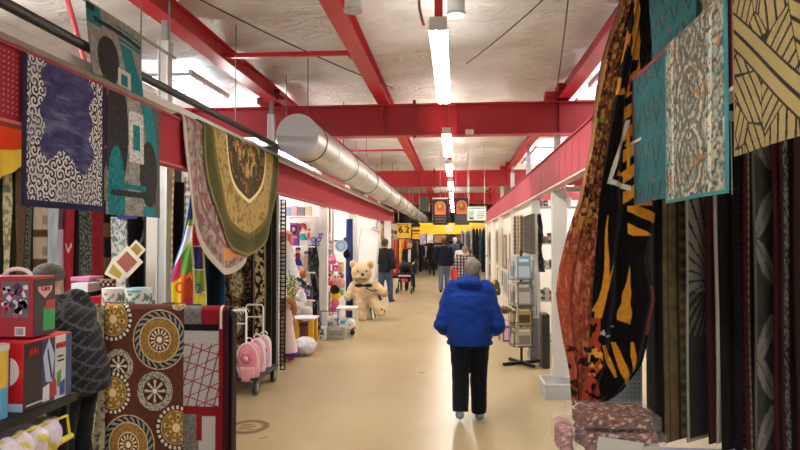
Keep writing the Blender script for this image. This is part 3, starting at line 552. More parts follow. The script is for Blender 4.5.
# pale blue pegboard behind the blanket
b = MB().box(1.02, 1.42, 4.9, 4.93, .25, 1.25, '#a9bccb')
for i in range(12):
    for j in range(28): b.cyl((1.045+i*.032, 4.895, .28+j*.034), (1.045+i*.032, 4.901, .28+j*.034), .006, n=6, col='#5f7384')
t = thing('pegboard', 'pale blue pegboard panel behind the tiger blanket', 'panel', (1.22, 4.92, 0)); obj('board', b, 'paint', t)
obj('leg', MB().box(1.04, 1.06, 4.93, 4.95, 0, 1.2, '#777777'), 'steel', t); obj('leg', MB().box(1.38, 1.40, 4.93, 4.95, 0, 1.2, '#777777'), 'steel', t)
q = atX(726, 118, XR+.07); t = thing('clamp_hook', 'steel clamp and dark strap between the aqua runner and the tan stroke rug', 'clamp', tuple(q))
obj('strap', MB().box(q.x, q.x+.05, q.y-.02, q.y+.04, 1.98, 2.36, '#0c0b0b'), 'cloth', t); obj('clamp', MB().cbox((q.x, q.y-.03, q.z), (.05, .05, .04), '#8b8b88').cyl((q.x, q.y-.05, q.z), (q.x, q.y-.05, q.z-.35), .003, col='#aaaaaa', n=6), 'steel', t)

# ---------------- left foreground: rack rugs
def med(B, x, y, cx, cy, r, kind):
    d = np.hypot((x-cx)/.88, y-cy)/r; a = np.arctan2(y-cy, (x-cx)/.88); m = d < 1
    def on_(k, col): B[k & m] = A(col)
    if kind == 'big':
        on_(d < 1, '#cbb892'); on_(d < .96, '#23201f'); on_((d < .93) & (d > .78) & (np.sin(a*22+d*30) > .1), '#8e9294'); on_((d < .76), '#d0bf95'); on_(d < .72, '#8a6430'); on_((d < .72) & (noise(x*.9, y*.9, 3, 1) > .5), '#a37f42'); on_(d < .42, '#d8c9a0'); on_(d < .38, '#4a2c1c'); on_((d < .34) & (np.sin(a*14) > 0), '#e0d3b4'); on_(d < .17, '#7a4a28'); on_(d < .10, '#efe6cf')
    elif kind == 'gold':
        on_(d < 1, '#3a221b'); on_((d > .80) & (d < .95) & (np.sin(a*24) > -.2), '#ddd3bd'); on_(d < .74, '#c2a468'); on_(d < .70, '#8e6a34'); on_((d < .62) & (np.sin(a*8) > .2) & (d > .25), '#cfae6a'); on_((np.abs(d-.45) < .06) & (np.sin(a*8) > .7), '#3c2316'); on_(d < .2, '#e6d199')
    else:
        on_(d < 1, '#b7afa0'); on_((d > .68) & (noise(x*1.1, y*1.1, 2, 1) > .55), '#6b645a'); on_(d < .66, '#41241c'); on_((d < .58) & (np.cos(a*8) > d*1.6-.35), '#c9bfa9'); on_(d < .12, '#f0e8d4')
    return B
def col_med(x, y, u, v):
    B = mix('#4e281d', '#63352a', noise(x*.4, y*.4, 2)); 
    for q in ((113, 321, 23, 'gold'), (160, 341, 30, 'big'), (119, 368, 17, 'star'), (113, 395, 22, 'gold'), (156, 392, 19.5, 'star'), (177, 428, 23, 'gold'), (130, 446, 30, 'big'), (178, 303, 9, 'gold'), (156, 478, 18, 'star')): med(B, x, y, *q)
    return B
def front_rug(name, label, px0, px1, py0, Y, colfn, back, z0=.04, nu=190, nv=260, parent=None):
    a = atY(px0, py0, Y); b_ = atY(px1, py0, Y); zt = a.z; H = zt-z0; pyb = 225+0; R = .05
    pb = 240+(1.75-z0)*F/Y
    def fn(u, v):
        s = v*(H+.12)-.12+0*u; ang = np.clip((s+.08)/R, -PI/2, PI/2); 
        y = Y+R-R*np.clip(np.sin(np.clip((s+.08)/R, 0, PI/2)), 0, 1)+np.clip(-(s+.08), 0, None)*0; z = zt-R+R*np.cos(np.clip((s+.08)/R, 0, PI/2))-np.clip(s+.08-R*PI/2, 0, None)
        return a.x+(b_.x-a.x)*u, y+.006*np.sin(u*9)*np.clip(v*2, 0, 1), z
    def cf(u, v): y = py0-7+(pb-py0+7)*v; return colfn(px0+(px1-px0)*u, y, u, v)
    o = sheet(name, fn, nu, nv, .010, cf, back=back); meta(o, label, 'rug')
    def fb(u, v): s = v*(H+.03); th = np.clip(s/R, 0, PI/2); return b_.x-(b_.x-a.x)*u, Y+R+R*np.sin(th)+0*u, zt-R+R*np.cos(th)-np.clip(s-R*PI/2, 0, None)
    sheet('back_half', fb, 20, 40, .010, flat(back), back=back, parent=o); return o
YM = 4.55
front_rug('folded_rug', 'brown rug with gold and black medallions hung over the low rail', 102, 184, 304, YM, col_med, '#8a7d66')
def col_rg(x, y, u, v):
    B = mix('#6d1019', '#8c1824', noise(x*.4, y*.4, 2)); g = mix('#3c3a3a', '#8a8886', noise(x*.9, y*.9, 3, 2))
    m = (x < 201) & (y < 326); B[m] = g[m]; m = (y > 326) & (y < 334) & (x < 219); B[m] = A('#0f0d0e'); w = (x > 183) & (x < 219) & (y > 332) & (y < 406)
    wc = mix('#a3a2a2', '#bdbcbb', noise(x*.7, y*.7, 6)); B[w] = wc[w]; l = w & (y > 345) & ((np.abs(((x+y*.25) % 9)-1) < .7) | (np.abs(((y+x*.45) % 13)-1) < .6) | (np.abs(((y-x*.3) % 17)-1) < .6)); B[l] = A('#8f3346')
    m = (x < 219) & (y > 414) & (x < 200); B[m] = g[m]; m = (x > 200) & (x < 216) & (y > 416); B[m] = A('#b9b7b5'); m = (np.abs(x-200) < 3) & (y > 414) & (y < 440); B[m] = A('#8a1420'); m = (np.abs(x-221) < 1.2) & (y < 330); B[m] = A('#d8d0cc'); B[x > 223] = A('#3a0d18'); return B
front_rug('folded_rug', 'red, black and grey rug with crossing lines hung over the low rail', 184, 228, 306, YM-.02, col_rg, '#1c1214', nu=110, nv=240)
p3 = atY(228, 306, YM); p4 = atY(95, 306, YM)
t = thing('low_rail', 'black low steel rail carrying the medallion and red rugs', 'rack', ((p3.x+p4.x)/2, YM+.05, 0))
obj('top_rail', MB().cyl((p4.x-.2, YM+.05, p3.z-.06), (p3.x+.01, YM+.05, p3.z-.06), .03, n=14, col='#1a1a1a'), 'paint', t)
for x in (p4.x-.15, p3.x-.03): obj('post', MB().box(x-.015, x+.015, YM+.035, YM+.065, .03, p3.z-.07, '#1a1a1a'), 'paint', t); obj('foot', MB().box(x-.02, x+.02, YM-.2, YM+.3, 0, .03, '#1a1a1a'), 'paint', t)
# dark side rug end
sr = atY(229, 307, YM); 
def fs(u, v): return sr.x+.012+0*u, YM+.02+.09*u, sr.z-.03-.03*u-(sr.z-.12)*v
def cs(u, v): B = mix('#170f12', '#2b1218', noise(u*8, v*30, 2)); m = (noise(u*7, v*16, 5, 2) > .58) & (v > .6); B[m] = A('#8f8488'); B[u < .06] = A('#7d1522'); return B
o = sheet('folded_rug', fs, 30, 90, -.01, cs, back='#170f12'); meta(o, 'dark rug end facing the aisle behind the red rug', 'rug')
# cream edge curling out at the left of the medallion rug
def cw(x, y, u, v): B = mix('#8f8570', '#c4baa4', noise(u*4, v*60, 3)); B[noise(u*5, v*50, 7, 2) > .64] = A('#57503f'); return B
shaped('folded_rug', 'cream rug edge curling out left of the medallion rug', 'rug', YM-.03, [(305, 97, 104), (330, 97, 104), (370, 96, 104), (400, 93, 104), (430, 89, 104), (470, 86, 104)], cw, nu=16, nv=120, folds=(.012, 1.2), m='rug', th=.01)
#@@BACKLEFT
# ================================================================== LEFT RUG STALL
b = MB().box(-7.4, XL-.06, 8.05, 8.12, 0, 3.0, '#3c352f')
struct('wall_partition', b, 'paint')
def wallrug(label, px0, px1, colfn, Y=7.9, zt=2.9, zb=.01, name='long_rug', grp='rugs hung along the back of the left stall', th=.03, nu=24, nv=140):
    a = atY(px0, 225, Y); q = atY(px1, 225, Y)
    o = sheet(name, lambda u, v: (a.x+(q.x-a.x)*u, Y+.02*np.sin(u*5+px0)+.015*np.sin(v*9+px0), zt-(zt-zb)*v), nu, nv, th, colfn, back='#3a342e'); meta(o, label, 'rug', grp); return o
def chev(u, v): B = mix('#861c26', '#a42a34', noise(u*4, v*40, 2)); a = (v*9+np.abs(u-.5)*.9) % 1; m = ((a < .16) & (np.floor(v*9+np.abs(u-.5)*.9) % 2 == 0)) & (np.abs(u-.5) < .36); B[m] = A('#d8cfc8'); B[m & (v > .6)] = A('#3a3032'); return B
def swirl(u, v): m, d = scrolls(u*3, v*34, seed=9, turns=7, wid=.2); B = mix('#2b302b', '#6d7268', m.astype(float)); B[(u < .08) | (u > .92)] = A('#23201d'); return B
def geo(u, v): B = mix('#a89a82', '#bfb299', noise(u*5, v*50, 3)); B[((v*7+.3) % 1 > .72)] = A('#5a3d2c'); B[(u > .7) & ((v*7) % 1 < .3)] = A('#8d8272'); return B
def silver(u, v): B = mix('#7c8f92', '#dfe4df', (noise(u*9, v*70, 3, 2) > .47).astype(float)); return B
for a_ in [('black edged rug at the left edge of the picture behind the boxes', -14, 3, dark('#0e0c0c', '#1c1816')), ('cream floral narrow rug standing near the orange banner', 3, 12, lambda u, v: mix('#8c8a62', '#cfc7a0', (noise(u*4, v*60, 3, 2) > .5).astype(float))),
           ('dark brown rug edge next to the cream floral rug', 12, 16, dark('#241a14', '#33261e')), ('plain brown rug on the back of the left stall', 16, 25, dark('#4f3a2c', '#6e5744')), ('dark grey figured rug with small white marks', 25, 33, swirl),
           ('beige rug with brown blocks hung behind the cap wearer', 33, 48, geo), ('pale blue white fluffy rug hung in the left stall', 48, 58, lambda u, v: mix('#8fa0ac', '#d5dde0', noise(u*3+v*6, v*9, 3))), ('mauve and white panel rug beside the red chevron rug', 58, 64, lambda u, v: mix('#5a4254', '#b7a6b2', (v > .35).astype(float))),
           ('red rug with white chevrons hung in the left stall', 64, 75, chev), ('black rug edge right of the red chevron rug', 75, 79, dark('#0e0b0c', '#1a1616')), ('dark green rug with grey swirls', 79, 92, swirl), ('plain crimson rug left of the brown block rug', 92, 103, dark('#6d1a20', '#8f2a2e')),
           ('black and brown block rug behind the diamond card', 103, 111, lambda u, v: mix('#15100e', '#6b4a32', (np.sin(v*40) > .3).astype(float)))]:
    wallrug(*a_)
Yc = 7.2
wallrug('silver mosaic rug leaning in front of the other left stall rugs', 112, 127, silver, Y=Yc, zt=atY(120, 217, Yc).z)
o = sheet('rolled_rug', lambda u, v: (atY(116, 210, Yc-.1).x+.30*u, Yc-.12+.05*np.cos(u*PI), atY(116, 206, Yc).z-.16*v), 20, 12, .02, lambda u, v: mix('#3a4c9a', '#6a3a8c', u)); meta(o, 'blue and violet folded cloth on top of the silver mosaic rug', 'cloth')
wallrug('dark rug with grey crossing line beside the white strip', 128, 143, lambda u, v: mix('#15151a', '#8c9096', (np.abs(u-.5+.6*np.sin(v*14)) < .07).astype(float)), Y=7.5)
def plaid(a_, b_, d_): return lambda u, v: mix(mix(a_, b_, ((u*4) % 1 > .5).astype(float)), d_, .55*((v*30) % 1 > .5))
wallrug('brown plaid rug strip right of the bright white strip', 159, 173, plaid('#a87f4f', '#d9c29a', '#3d2c20'), Y=6.6, zt=2.5)
wallrug('grey plaid rug strip behind the alphabet rug', 183, 198, plaid('#8f8a84', '#cfcac2', '#35302e'), Y=6.6, zt=2.45)
wallrug('black rug strip between the brown and grey plaid strips', 173, 183, dark('#0e0c0c', '#1c1817'), Y=6.7, zt=2.4)
a = atY(146, 250, 7.0); q = atY(157.5, 250, 7.0); o = obj('bright_strip', MB().box(a.x, q.x, 7.0, 7.03, .1, atY(150, 204, 7).z, '#f2f1ee'), 'paint', bevel=.004); meta(o, 'narrow white strip standing in for bright light beside the brown plaid rug', 'panel')  # added white panel in place of a brightly lit patch
for px, l, cl in ((166, 'wooden and white carpet tube standing behind the brown plaid strip', '#b98a55'), (190, 'white carpet tube standing behind the grey plaid strip', '#dedad2')):
    q = atY(px, 240, 6.75); zt = atY(px, 166 if px < 180 else 169, 6.75).z
    t = thing('carpet_tube', l, 'tube', (q.x, 6.75, 0)); obj('tube', MB().box(q.x-.07, q.x+.07, 6.73, 6.8, 0, zt, '#e6e2da'), 'paint', t, bevel=.004); obj('edge_board', MB().box(q.x-.09, q.x-.07, 6.72, 6.8, 0, zt-.02, cl), 'wood', t)
o = obj('orange_banner', MB().box(atY(-10, 140, 7.7).x, atY(21, 140, 7.7).x, 7.70, 7.72, atY(0, 166, 7.7).z, atY(0, 118, 7.7).z, '#e0441c'), 'cloth'); meta(o, 'orange red banner high behind the left stall rugs', 'banner')
o = sheet('yellow_cloth', lambda u, v: (atY(-8, 160, 7.4).x+.42*u+0*v, 7.4+.02*np.sin(u*12), atY(0, 150, 7.4).z-.42*v*(1-.5*u)), 20, 12, .01, flat('#d6b23c')); meta(o, 'yellow cloth hung over the orange banner edge', 'cloth')
# black oriental rug with cream ovals
def orient(u, v):
    x = u*.62; y = v*2.2; B = mix('#0d0a0a', '#241a16', noise(x*30, y*30, 2)); fr = (noise(x*44, y*44, 4, 2) > .60) & (u < .60); B[fr] = A('#6b5136')
    for k in range(6):
        cy = .18+.37*k; d = np.hypot((x-.19)/.085, (y-cy)/.145); B[(d < 1.22) & (d > 1.08)] = A('#7a6242'); m = d < 1; C = mix('#c3b58c', '#6a5a3c', (noise(x*50, y*50, 7, 2) > .55).astype(float)); B[m] = C[m]
    bd = (u > .68) & (u < .86); C = mix('#241d18', '#b7a67c', (noise(x*36, y*26, 9, 2) > .5).astype(float)); B[bd] = C[bd]; B[(np.abs(u-.66) < .012) | (np.abs(u-.88) < .012)] = A('#8a7a58'); return B
wallrug('black oriental rug with cream oval medallions hung at the stall corner', 222, 271, orient, Y=7.75, zt=2.8, zb=.05, name='oriental_rug', grp=None, nu=100, nv=330)
wallrug('navy blue rug hung between the alphabet rug and the black oriental rug', 204, 224, lambda u, v: mix('#08101c', '#12406c', np.clip(np.sin(u*7+v*2), 0, 1)), Y=7.3, zt=2.1, name='long_rug')
# alphabet rug
def col_abc(x, y, u, v):
    B = np.broadcast_to(A('#2c6ea8'), x.shape+(3,)).copy(); pal = ['#c92a35', '#5f9440', '#e3c92e', '#3a2a6c', '#d0562e', '#2c86b4', '#8a9a34', '#c83a60']
    bx = x > 193; rows_ = np.floor((y-200)/23).astype(int) % 8
    for k, cc in enumerate(['#e3c92e', '#c92a35', '#3a2a6c', '#7a9a38', '#ecd93a', '#2c6ea8', '#c92a35', '#5f9440']): B[bx & (rows_ == k)] = A(cc)
    r2 = np.floor((y+ (x-180)*.6-200)/26).astype(int) % 5; c2 = np.floor((x-168)/13).astype(int) % 2
    for k in range(5):
        for j in range(2): B[(~bx) & (r2 == k) & (c2 == j)] = A(pal[(k*3+j*2+1) % 8])
    w = (~bx) & (y < 270) & (x < 196) & (x > 176-(y-215)*.1) & (y > 224+(x-180)*.2) & (y < 276-(x-168)*1.6); B[w] = A('#dfe6ee'); B[(np.abs(x-193) < .8)] = A('#e8e0b0'); B[u < .07] = A('#2878b4'); B[(u > .95)] = A('#d8c860')
    B[bx & (np.abs(((y-200) % 23)) < 1)] = A('#e8e0c0'); return B
ABC = [(196, 190, 197), (205, 189, 200), (220, 186, 202), (240, 181, 203), (262, 173, 204), (280, 168.5, 204.5), (310, 169, 205), (340, 171, 205), (360, 172, 205)]
o = shaped('alphabet_rug', 'colourful alphabet and number block rug hanging in the left stall', 'rug', 5.9, ABC, col_abc, nu=70, nv=190, folds=(.03, 1.2), m='rug', back='#cfd8e0')
for s, px, py, sz, cl in (('2', 199, 289, .13, '#1c3f9c'), ('C', 180, 288, .15, '#c8402c'), ('A', 190, 246+30, .10, '#e08a34'), ('S', 198, 222, .10, '#e8b8c8')):
    q = atY(px, py, 5.84); to = text('letter', s, sz, (q.x, 5.835, q.z), Matrix.Rotation(.25 if s != '2' else 0, 4, 'Y') @ RF, cl, o)
t = thing('rug_clip', 'wire clip and plastic wrap holding the alphabet rug up', 'clip', (atY(192, 190, 5.95).x, 5.95, 2.2)); q = atY(192, 196, 5.95)
obj('wire', MB().cyl((q.x, 5.95, q.z-.02), (q.x, 5.95, 2.9), .005, n=6, col='#222222').cyl((q.x, 5.95, 2.895), (XL-.12, 5.95, 2.895), .005, n=6, col='#222222'), 'steel', t)
blob('wrap', MB().ell((q.x, 5.93, q.z+.01), (.07, .04, .03), '#a8a6a2').ell((q.x+.06, 5.93, q.z+.03), (.06, .04, .03), '#8f8d88'), .012, 'wrap', t, disp=.02)
# gridwall
def gridwall(name, label, cen, wx, wy, z0, z1, cell, r=.004, col='#151313', axis='x'):
    t = thing(name, label, 'grid panel', (cen[0], cen[1], z0)); b = MB(); n = int(round((wx or wy)/cell)); W = wx or wy
    P = lambda s, z: (cen[0]+s, cen[1], z) if wx else (cen[0], cen[1]+s, z)
    for i in range(n+1): s = -W/2+W*i/n; b.cyl(P(s, z0), P(s, z1), r, n=6, col=col)
    k = int((z1-z0)/cell)
    for i in range(k+1): z = z0+(z1-z0)*i/k; b.cyl(P(-W/2, z), P(W/2, z), r, n=6, col=col)
    obj('wire_grid', b, 'paint', t); return t
a = atY(274, 240, 8.15); q = atY(284, 240, 8.15); zt = atY(278, 200, 8.15).z
t = gridwall('gridwall_panel', 'narrow black wire grid panel at the corner of the rug stall', ((a.x+q.x)/2, 8.16), .17, 0, .02, zt, .055, .009, '#241a16')
t = gridwall('gridwall_panel', 'black wire grid panel turned into the toy stall', (a.x+.02, 8.42), 0, .5, .02, zt, .055, .005)

# table of folded textiles behind the jacket person
YT = 5.6
t = thing('stock_table', 'dark table with folded textiles behind the medallion rug', 'table', (-3.2, YT, 0)); zt = atY(110, 305, YT).z
obj('tabletop', MB().box(-4.6, -2.75, YT-.3, YT+.5, zt-.03, zt, '#2a2220'), 'wood', t)
for x in (-4.5, -2.85): obj('leg', MB().box(x-.03, x+.03, YT-.25, YT+.45, 0, zt-.03, '#221c1a'), 'wood', t)
def slabpx(name, label, cat, px0, px1, py0, py1, Y, dp, colr, m='cloth', bev=.01, colfn=None, **k):
    a = atY(px0, py0, Y); q = atY(px1, py1, Y)
    if colfn is None: o = obj(name, MB().box(a.x, q.x, Y, Y+dp, q.z, a.z, colr), m, bevel=bev)
    else:
        o = blob(name, MB().box(a.x, q.x, Y, Y+dp, q.z, a.z), max(.006, (q.x-a.x)/60), m, None, lambda co: colfn((co[:, 0]-a.x)/(q.x-a.x), (a.z-co[:, 2])/(a.z-q.z)), smooth=2)
    meta(o, label, cat, **k); return o
slabpx('folded_textile', 'pink edged folded textile behind the cap wearer', 'textile', 70, 90, 277, 282, YT+.2, .25, '#c07a9c')
slabpx('packaged_linen', 'white pack of linen with a black label band', 'linen pack', 71, 88, 283, 302, YT+.1, .25, '', 'plastic', colfn=lambda u, v: mix('#e2e0e6', '#121214', (v > .48).astype(float)))
slabpx('framed_mat', 'wooden framed dark patterned mat above the red textile', 'mat', 90, 113, 279, 298, YT+.3, .06, '', 'cloth', colfn=lambda u, v: np.where(((np.abs(v-.5) > .40) | (u < .1))[..., None], A('#8a6a48'), mix('#2a2220', '#a8967a', ((np.sin(u*30)*np.sin(v*16) > .2)).astype(float))))
slabpx('folded_textile', 'red and pink patterned folded textile on the stock table', 'textile', 86, 104, 297, 320, YT-.05, .3, '', 'rug', colfn=lambda u, v: np.where((v < .3)[..., None], A('#a3152c'), mix('#6a1c2c', '#c98a86', (noise(u*12, v*12, 3, 2) > .5).astype(float))))
for px0, px1, l, tc_, cc in ((103, 124, 'white topped rolled rug standing behind the medallion rug', '#e6e2da', ('#e2dcd2', '#8f7f78')), (126, 151, 'aqua topped rolled rug standing beside the white topped roll', '#7fb4bd', ('#dfe0d8', '#5a7a74'))):
    Y = 5.0; a = atY(px0, 300, Y); q = atY(px1, 300, Y); r = (q.x-a.x)/2; z1 = atY(px0, 288, Y).z; cx = (a.x+q.x)/2
    t = thing('rolled_rug', l, 'rolled rug', (cx, Y, 0), 'rolled rugs standing on end')
    def cf(u, v, cc=cc): B = mix(cc[0], cc[1], (noise(u*30, v*60, 5, 2) > .5).astype(float)); B[v < .03] = A(cc[0]); return B
    sheet('roll', lambda u, v, r=r, cx=cx, z1=z1: (cx-r*np.cos(u*2*PI*.999)*1.0, 5.0-r*np.sin(u*2*PI*.999)*.9, z1*(1-v)), 70, 160, .01, cf, parent=t)
    b = MB(); pts = [(cx+r*(1-k/50)*math.cos(k*.5)*.97, Y+r*(1-k/50)*math.sin(k*.5)*.9, z1-.006) for k in range(46)]; b.tube(pts, .009, tc_); b.cyl((cx, Y, z1-.03), (cx, Y, z1-.012), r*.94, n=24, col=tc_); obj('roll_end', b, 'rug', t)
# diamond hang cards
def card(px, py, w, ang, cl, label, Y=6.6):
    q = atY(px, py, Y); M = Matrix.Translation(q) @ Matrix.Rotation(ang, 4, 'Y'); t = thing('picture_card', label, 'card', tuple(q), 'picture cards hanging in the left stall')
    obj('backing', MB().box(-w/2, w/2, 0, .01, -w/2, w/2, '#e6e0cf', M), 'paint', t); obj('picture', MB().box(-w*.33, w*.33, -.004, 0, -w*.33, w*.33, cl, M), 'paint', t)
card(127, 262, .26, PI/4, '#a35a50', 'diamond hung card with red picture in front of the silver rug'); card(117, 270, .22, .5, '#b79c4a', 'tilted card with yellow picture left of the red one', 6.66); card(136, 250, .16, .75, '#9c8440', 'small tilted golden card above right of the red one', 6.62)

# ================================================================== TOY BOXES ON THE NEAR SHELF
YS = 2.45
k1 = atY(32, 338, YS); XA = k1.x                      # front corner of the upper box
zA0 = k1.z; zA1 = atY(32, 277, YS).z
ye = atX(55, 300, XA).y
t = thing('toy_box', 'red toy car box with grey side, upper box on the shelf', 'toy box', (XA-.2, YS, zA0))
obj('carton', MB().box(XA-.62, XA, YS, ye, zA0, zA1, '#a01a2c'), 'gloss', t, bevel=.004)
obj('side_print', MB().box(XA, XA+.003, YS+.006, ye-.006, zA0+.006, zA1-.012, '#3a3036'), 'gloss', t, label='dark grey printed side')
b = MB(); yc = (YS+ye)/2; zc = zA1-.055; hw = (ye-YS)*.33
b.add([(XA+.005, yc-hw, zc+.012), (XA+.005, yc+hw, zc+.012), (XA+.005, yc+hw*.9, zc-.008), (XA+.005, yc, zc-.04), (XA+.005, yc-hw*.9, zc-.008)], [(0, 1, 2, 3, 4)], '#d8a0a8')
obj('winged_logo', b, 'gloss', t); text('lettering', 'Cars', .032, (XA+.007, yc, zc+.003), RXp, '#8e1c30', t, sx=.9)
obj('green_picture', MB().box(XA+.0032, XA+.005, yc-.01, ye-.006, zA0+.02, zA0+.12, '#2e9a52').box(XA+.0032, XA+.0052, yc+.005, ye-.006, zA0+.11, zA0+.15, '#b03038'), 'gloss', t)
b = MB().box(XA-.135, XA-.015, YS-.003, YS, zA1-.17, zA1-.02, '#6d5666')
rr = random.Random(3)
for k in range(26): b.cbox((XA-.075+rr.uniform(-.05, .05), YS-.004, zA1-.095+rr.uniform(-.065, .065)), (rr.uniform(.01, .035), .002, rr.uniform(.008, .03)), rr.choice(['#b84a6a', '#c8c0cc', '#3a3048', '#a01c34', '#d8d0d4']), ry=rr.uniform(-1, 1))
obj('car_picture', b, 'gloss', t)
b = MB()
for i, (dz_, wd) in enumerate(((.05, .09), (.10, .12), (.13, .08), (.16, .13), (.19, .06))): b.box(XA-.33, XA-.33+wd, YS-.002, YS, zA1-dz_-.008, zA1-dz_, '#c8606c')
obj('small_print', b, 'gloss', t); obj('barcode', MB().box(XA-.075, XA-.03, YS-.003, YS, zA0+.008, zA0+.045, '#e8e4e4'), 'gloss', t)
b = MB(); [b.box(XA-.07+i*.005, XA-.068+i*.005, YS-.004, YS-.003, zA0+.013, zA0+.04, '#222222') for i in range(7)]; obj('barcode_line', b, 'gloss', t)
obj('carry_handle', MB().tube([(XA-.12+.06*math.cos(a), YS+.07, zA1+.03*math.sin(a)) for a in [PI*i/10 for i in range(11)]], .009, '#e0d6cc'), 'plastic', t)
# lower box
YB_ = 2.38; k2 = atY(24, 345, YB_); XB = k2.x; zB1 = zA0-.006; zB0 = atY(24, 413, YB_).z; yb = atX(71, 340, XB).y
t = thing('toy_box', 'red black and white superhero toy box under the red car box', 'toy box', (XB-.2, YB_, zB0))
obj('carton', MB().box(XB-.34, XB, YB_, yb, zB0, zB1, '#c01828'), 'gloss', t, bevel=.004)
L_ = yb-YB_; H_ = zB1-zB0
b = MB().box(XB, XB+.003, YB_+L_*.0, YB_+L_*.34, zB0+.004, zB1-.008, '#241a1c'); b.box(XB, XB+.0035, YB_+L_*.34, YB_+L_*.62, zB0+.004, zB1-.008, '#2e3c5c'); b.box(XB, XB+.004, YB_+L_*.62, YB_+L_*.86, zB0+.004, zB1-.006, '#c9c7c6'); b.box(XB, XB+.0035, YB_+L_*.86, yb, zB0+.004, zB1-.006, '#3c4a70')
obj('side_print', b, 'gloss', t)
b = MB(); q = lambda a_, z: (XB+.0055, YB_+L_*a_, zB0+H_*z)
b.add([q(.36, .72), q(.48, .98), q(.60, .70), q(.56, .3), q(.42, .34)], [(0, 1, 2, 3, 4)], '#b8bcd8'); b.add([q(.44, .8), q(.47, .82), q(.56, .38), q(.53, .36)], [(0, 1, 2, 3)], '#3a3a9c')
b.add([q(.66, .42), q(.76, .46), q(.74, .2), q(.66, .2)], [(0, 1, 2, 3)], '#5a8c3a').add([q(.52, .30), q(.64, .34), q(.66, .08), q(.5, .06)], [(0, 1, 2, 3)], '#a02c3c').add([q(.72, .24), q(.84, .3), q(.84, .05), q(.72, .06)], [(0, 1, 2, 3)], '#2c4a8c').add([q(.36, .26), q(.5, .3), q(.5, .05), q(.36, .05)], [(0, 1, 2, 3)], '#d8d4dc')
obj('picture', b, 'gloss', t)
text('lettering', 'AVENGERS', .033, (XB+.006, YB_+L_*.74, zB1-.05), RXp, '#b02028', t, sx=.42); text('lettering', 'AVN', .05, (XB+.0055, YB_+L_*.17, zB1-.05), RXp, '#c02a2c', t, sx=.6)
obj('small_print', MB().box(XB+.004, XB+.006, YB_+L_*.68, YB_+L_*.80, zB1-.10, zB1-.093, '#333333').box(XB+.004, XB+.006, YB_+L_*.68, YB_+L_*.82, zB1-.12, zB1-.112, '#333333').box(XB+.004, XB+.006, YB_+.01, YB_+L_*.5, zB0+.02, zB0+.026, '#c8c4c4'), 'gloss', t)
obj('front_window', MB().cyl((XB-.08, YB_-.001, zB1-.12), (XB-.08, YB_-.004, zB1-.12), .062, n=28, col='#e4e0e4').box(XB-.14, XB-.055, YB_-.006, YB_-.003, zB1-.19, zB1-.05, '#4a3a8c').box(XB-.12, XB-.075, YB_-.008, YB_-.005, zB1-.16, zB1-.075, '#a8c8c0'), 'gloss', t, label='white disc with violet window')
obj('lower_wave', MB().box(XB-.1, XB-.002, YB_-.004, YB_, zB0+.003, zB0+.035, '#a8c8dc'), 'gloss', t)
t = thing('toy_tub', 'yellow and blue round toy tub at the picture edge by the superhero box', 'toy tub', (XB-.27, YB_-.12, zB0)); cx = atY(-7, 380, YB_-.1).x-.02
obj('tub', MB().cyl((cx, YB_-.08, zB0), (cx, YB_-.08, zB0+.12), .055, n=24, col='#5a9cc4').cyl((cx, YB_-.08, zB0+.12), (cx, YB_-.08, zB1-.02), .055, n=24, col='#d8b048'), 'gloss', t); obj('lid', MB().cyl((cx, YB_-.08, zB1-.02), (cx, YB_-.08, zB1), .058, n=24, col='#d0ccc4'), 'gloss', t)
# shelf unit
t = thing('display_shelf', 'black display shelf holding the toy boxes and bagged bedding', 'shelf', (XB-.3, 2.5, 0)); s0 = zB0
obj('shelf_board', MB().box(XB-.9, XB+.015, 2.1, yb+.03, s0-.035, s0, '#0c0b0b'), 'paint', t); s1 = s0-.50
obj('shelf_board', MB().box(XB-.9, XB+.015, 2.1, yb+.03, s1-.03, s1, '#0c0b0b'), 'paint', t)
for x in (XB-.88, XB-.03): obj('post', MB().box(x-.012, x+.012, yb-.0, yb+.024, 0, s0-.035, '#0c0b0b'), 'paint', t)
for x in (XB-.88,): obj('post', MB().box(x-.012, x+.012, 2.1, 2.124, 0, s0-.035, '#0c0b0b'), 'paint', t)
def bedding(label, z0, z1, seed):
    t = thing('bagged_bedding', label, 'bedding', (XB-.25, 2.4, z0), 'bagged bedding on the low shelf'); mb = MB().box(XB-.66, XB-.02, 2.16, yb-.04, z0+.03, z1-.03)
    for i in range(5): mb.ell((XB-.1-i*.13, 2.42, (z0+z1)/2), (.09, .18, (z1-z0)*.48))
    [mb.ell((XB+.0, 2.20+k*.085, (z0+z1)/2), (.055, .052, (z1-z0)*.46)) for k in range(5)]
    def cf(co): B = mix('#c4aebf', '#f2e8f2', noise(co[:, 0]*20+99, co[:, 2]*20+co[:, 1]*22+99, seed)); m = noise(co[:, 0]*30+99, co[:, 2]*36+co[:, 1]*30+99, seed+1, 1) > .80; B[m] = A('#cfc04a'); return B
    blob('bedding', mb, .010, 'wrap', t, cf, disp=.012); zc = (z0+z1)/2
    obj('yellow_trim', MB().tube([(XB-.7, 2.15, z0+.02), (XB-.02, 2.14, z0+.03), (XB+.02, 2.2, z0+.035), (XB+.02, yb-.02, z0+.05)], .014, '#d8c72e').tube([(XB-.02, 2.15, z0+.03), (XB+.005, 2.2, z1-.03), (XB+.01, 2.36, z1-.02)], .006, '#d8c72e').tube([(XB+.02, yb-.03, z0+.05), (XB+.012, yb-.04, z1-.03), (XB+.01, 2.36, z1-.02)], .006, '#d8c72e'), 'plastic', t)
h = (s0-.045-s1)/2.6
bedding('pale pink bedding in a yellow trimmed bag, upper on the low shelf', s0-.055-h, s0-.055, 3); bedding('pale pink bedding in a yellow trimmed bag beneath the upper one', s0-.06-2*h, s0-.06-h, 8)
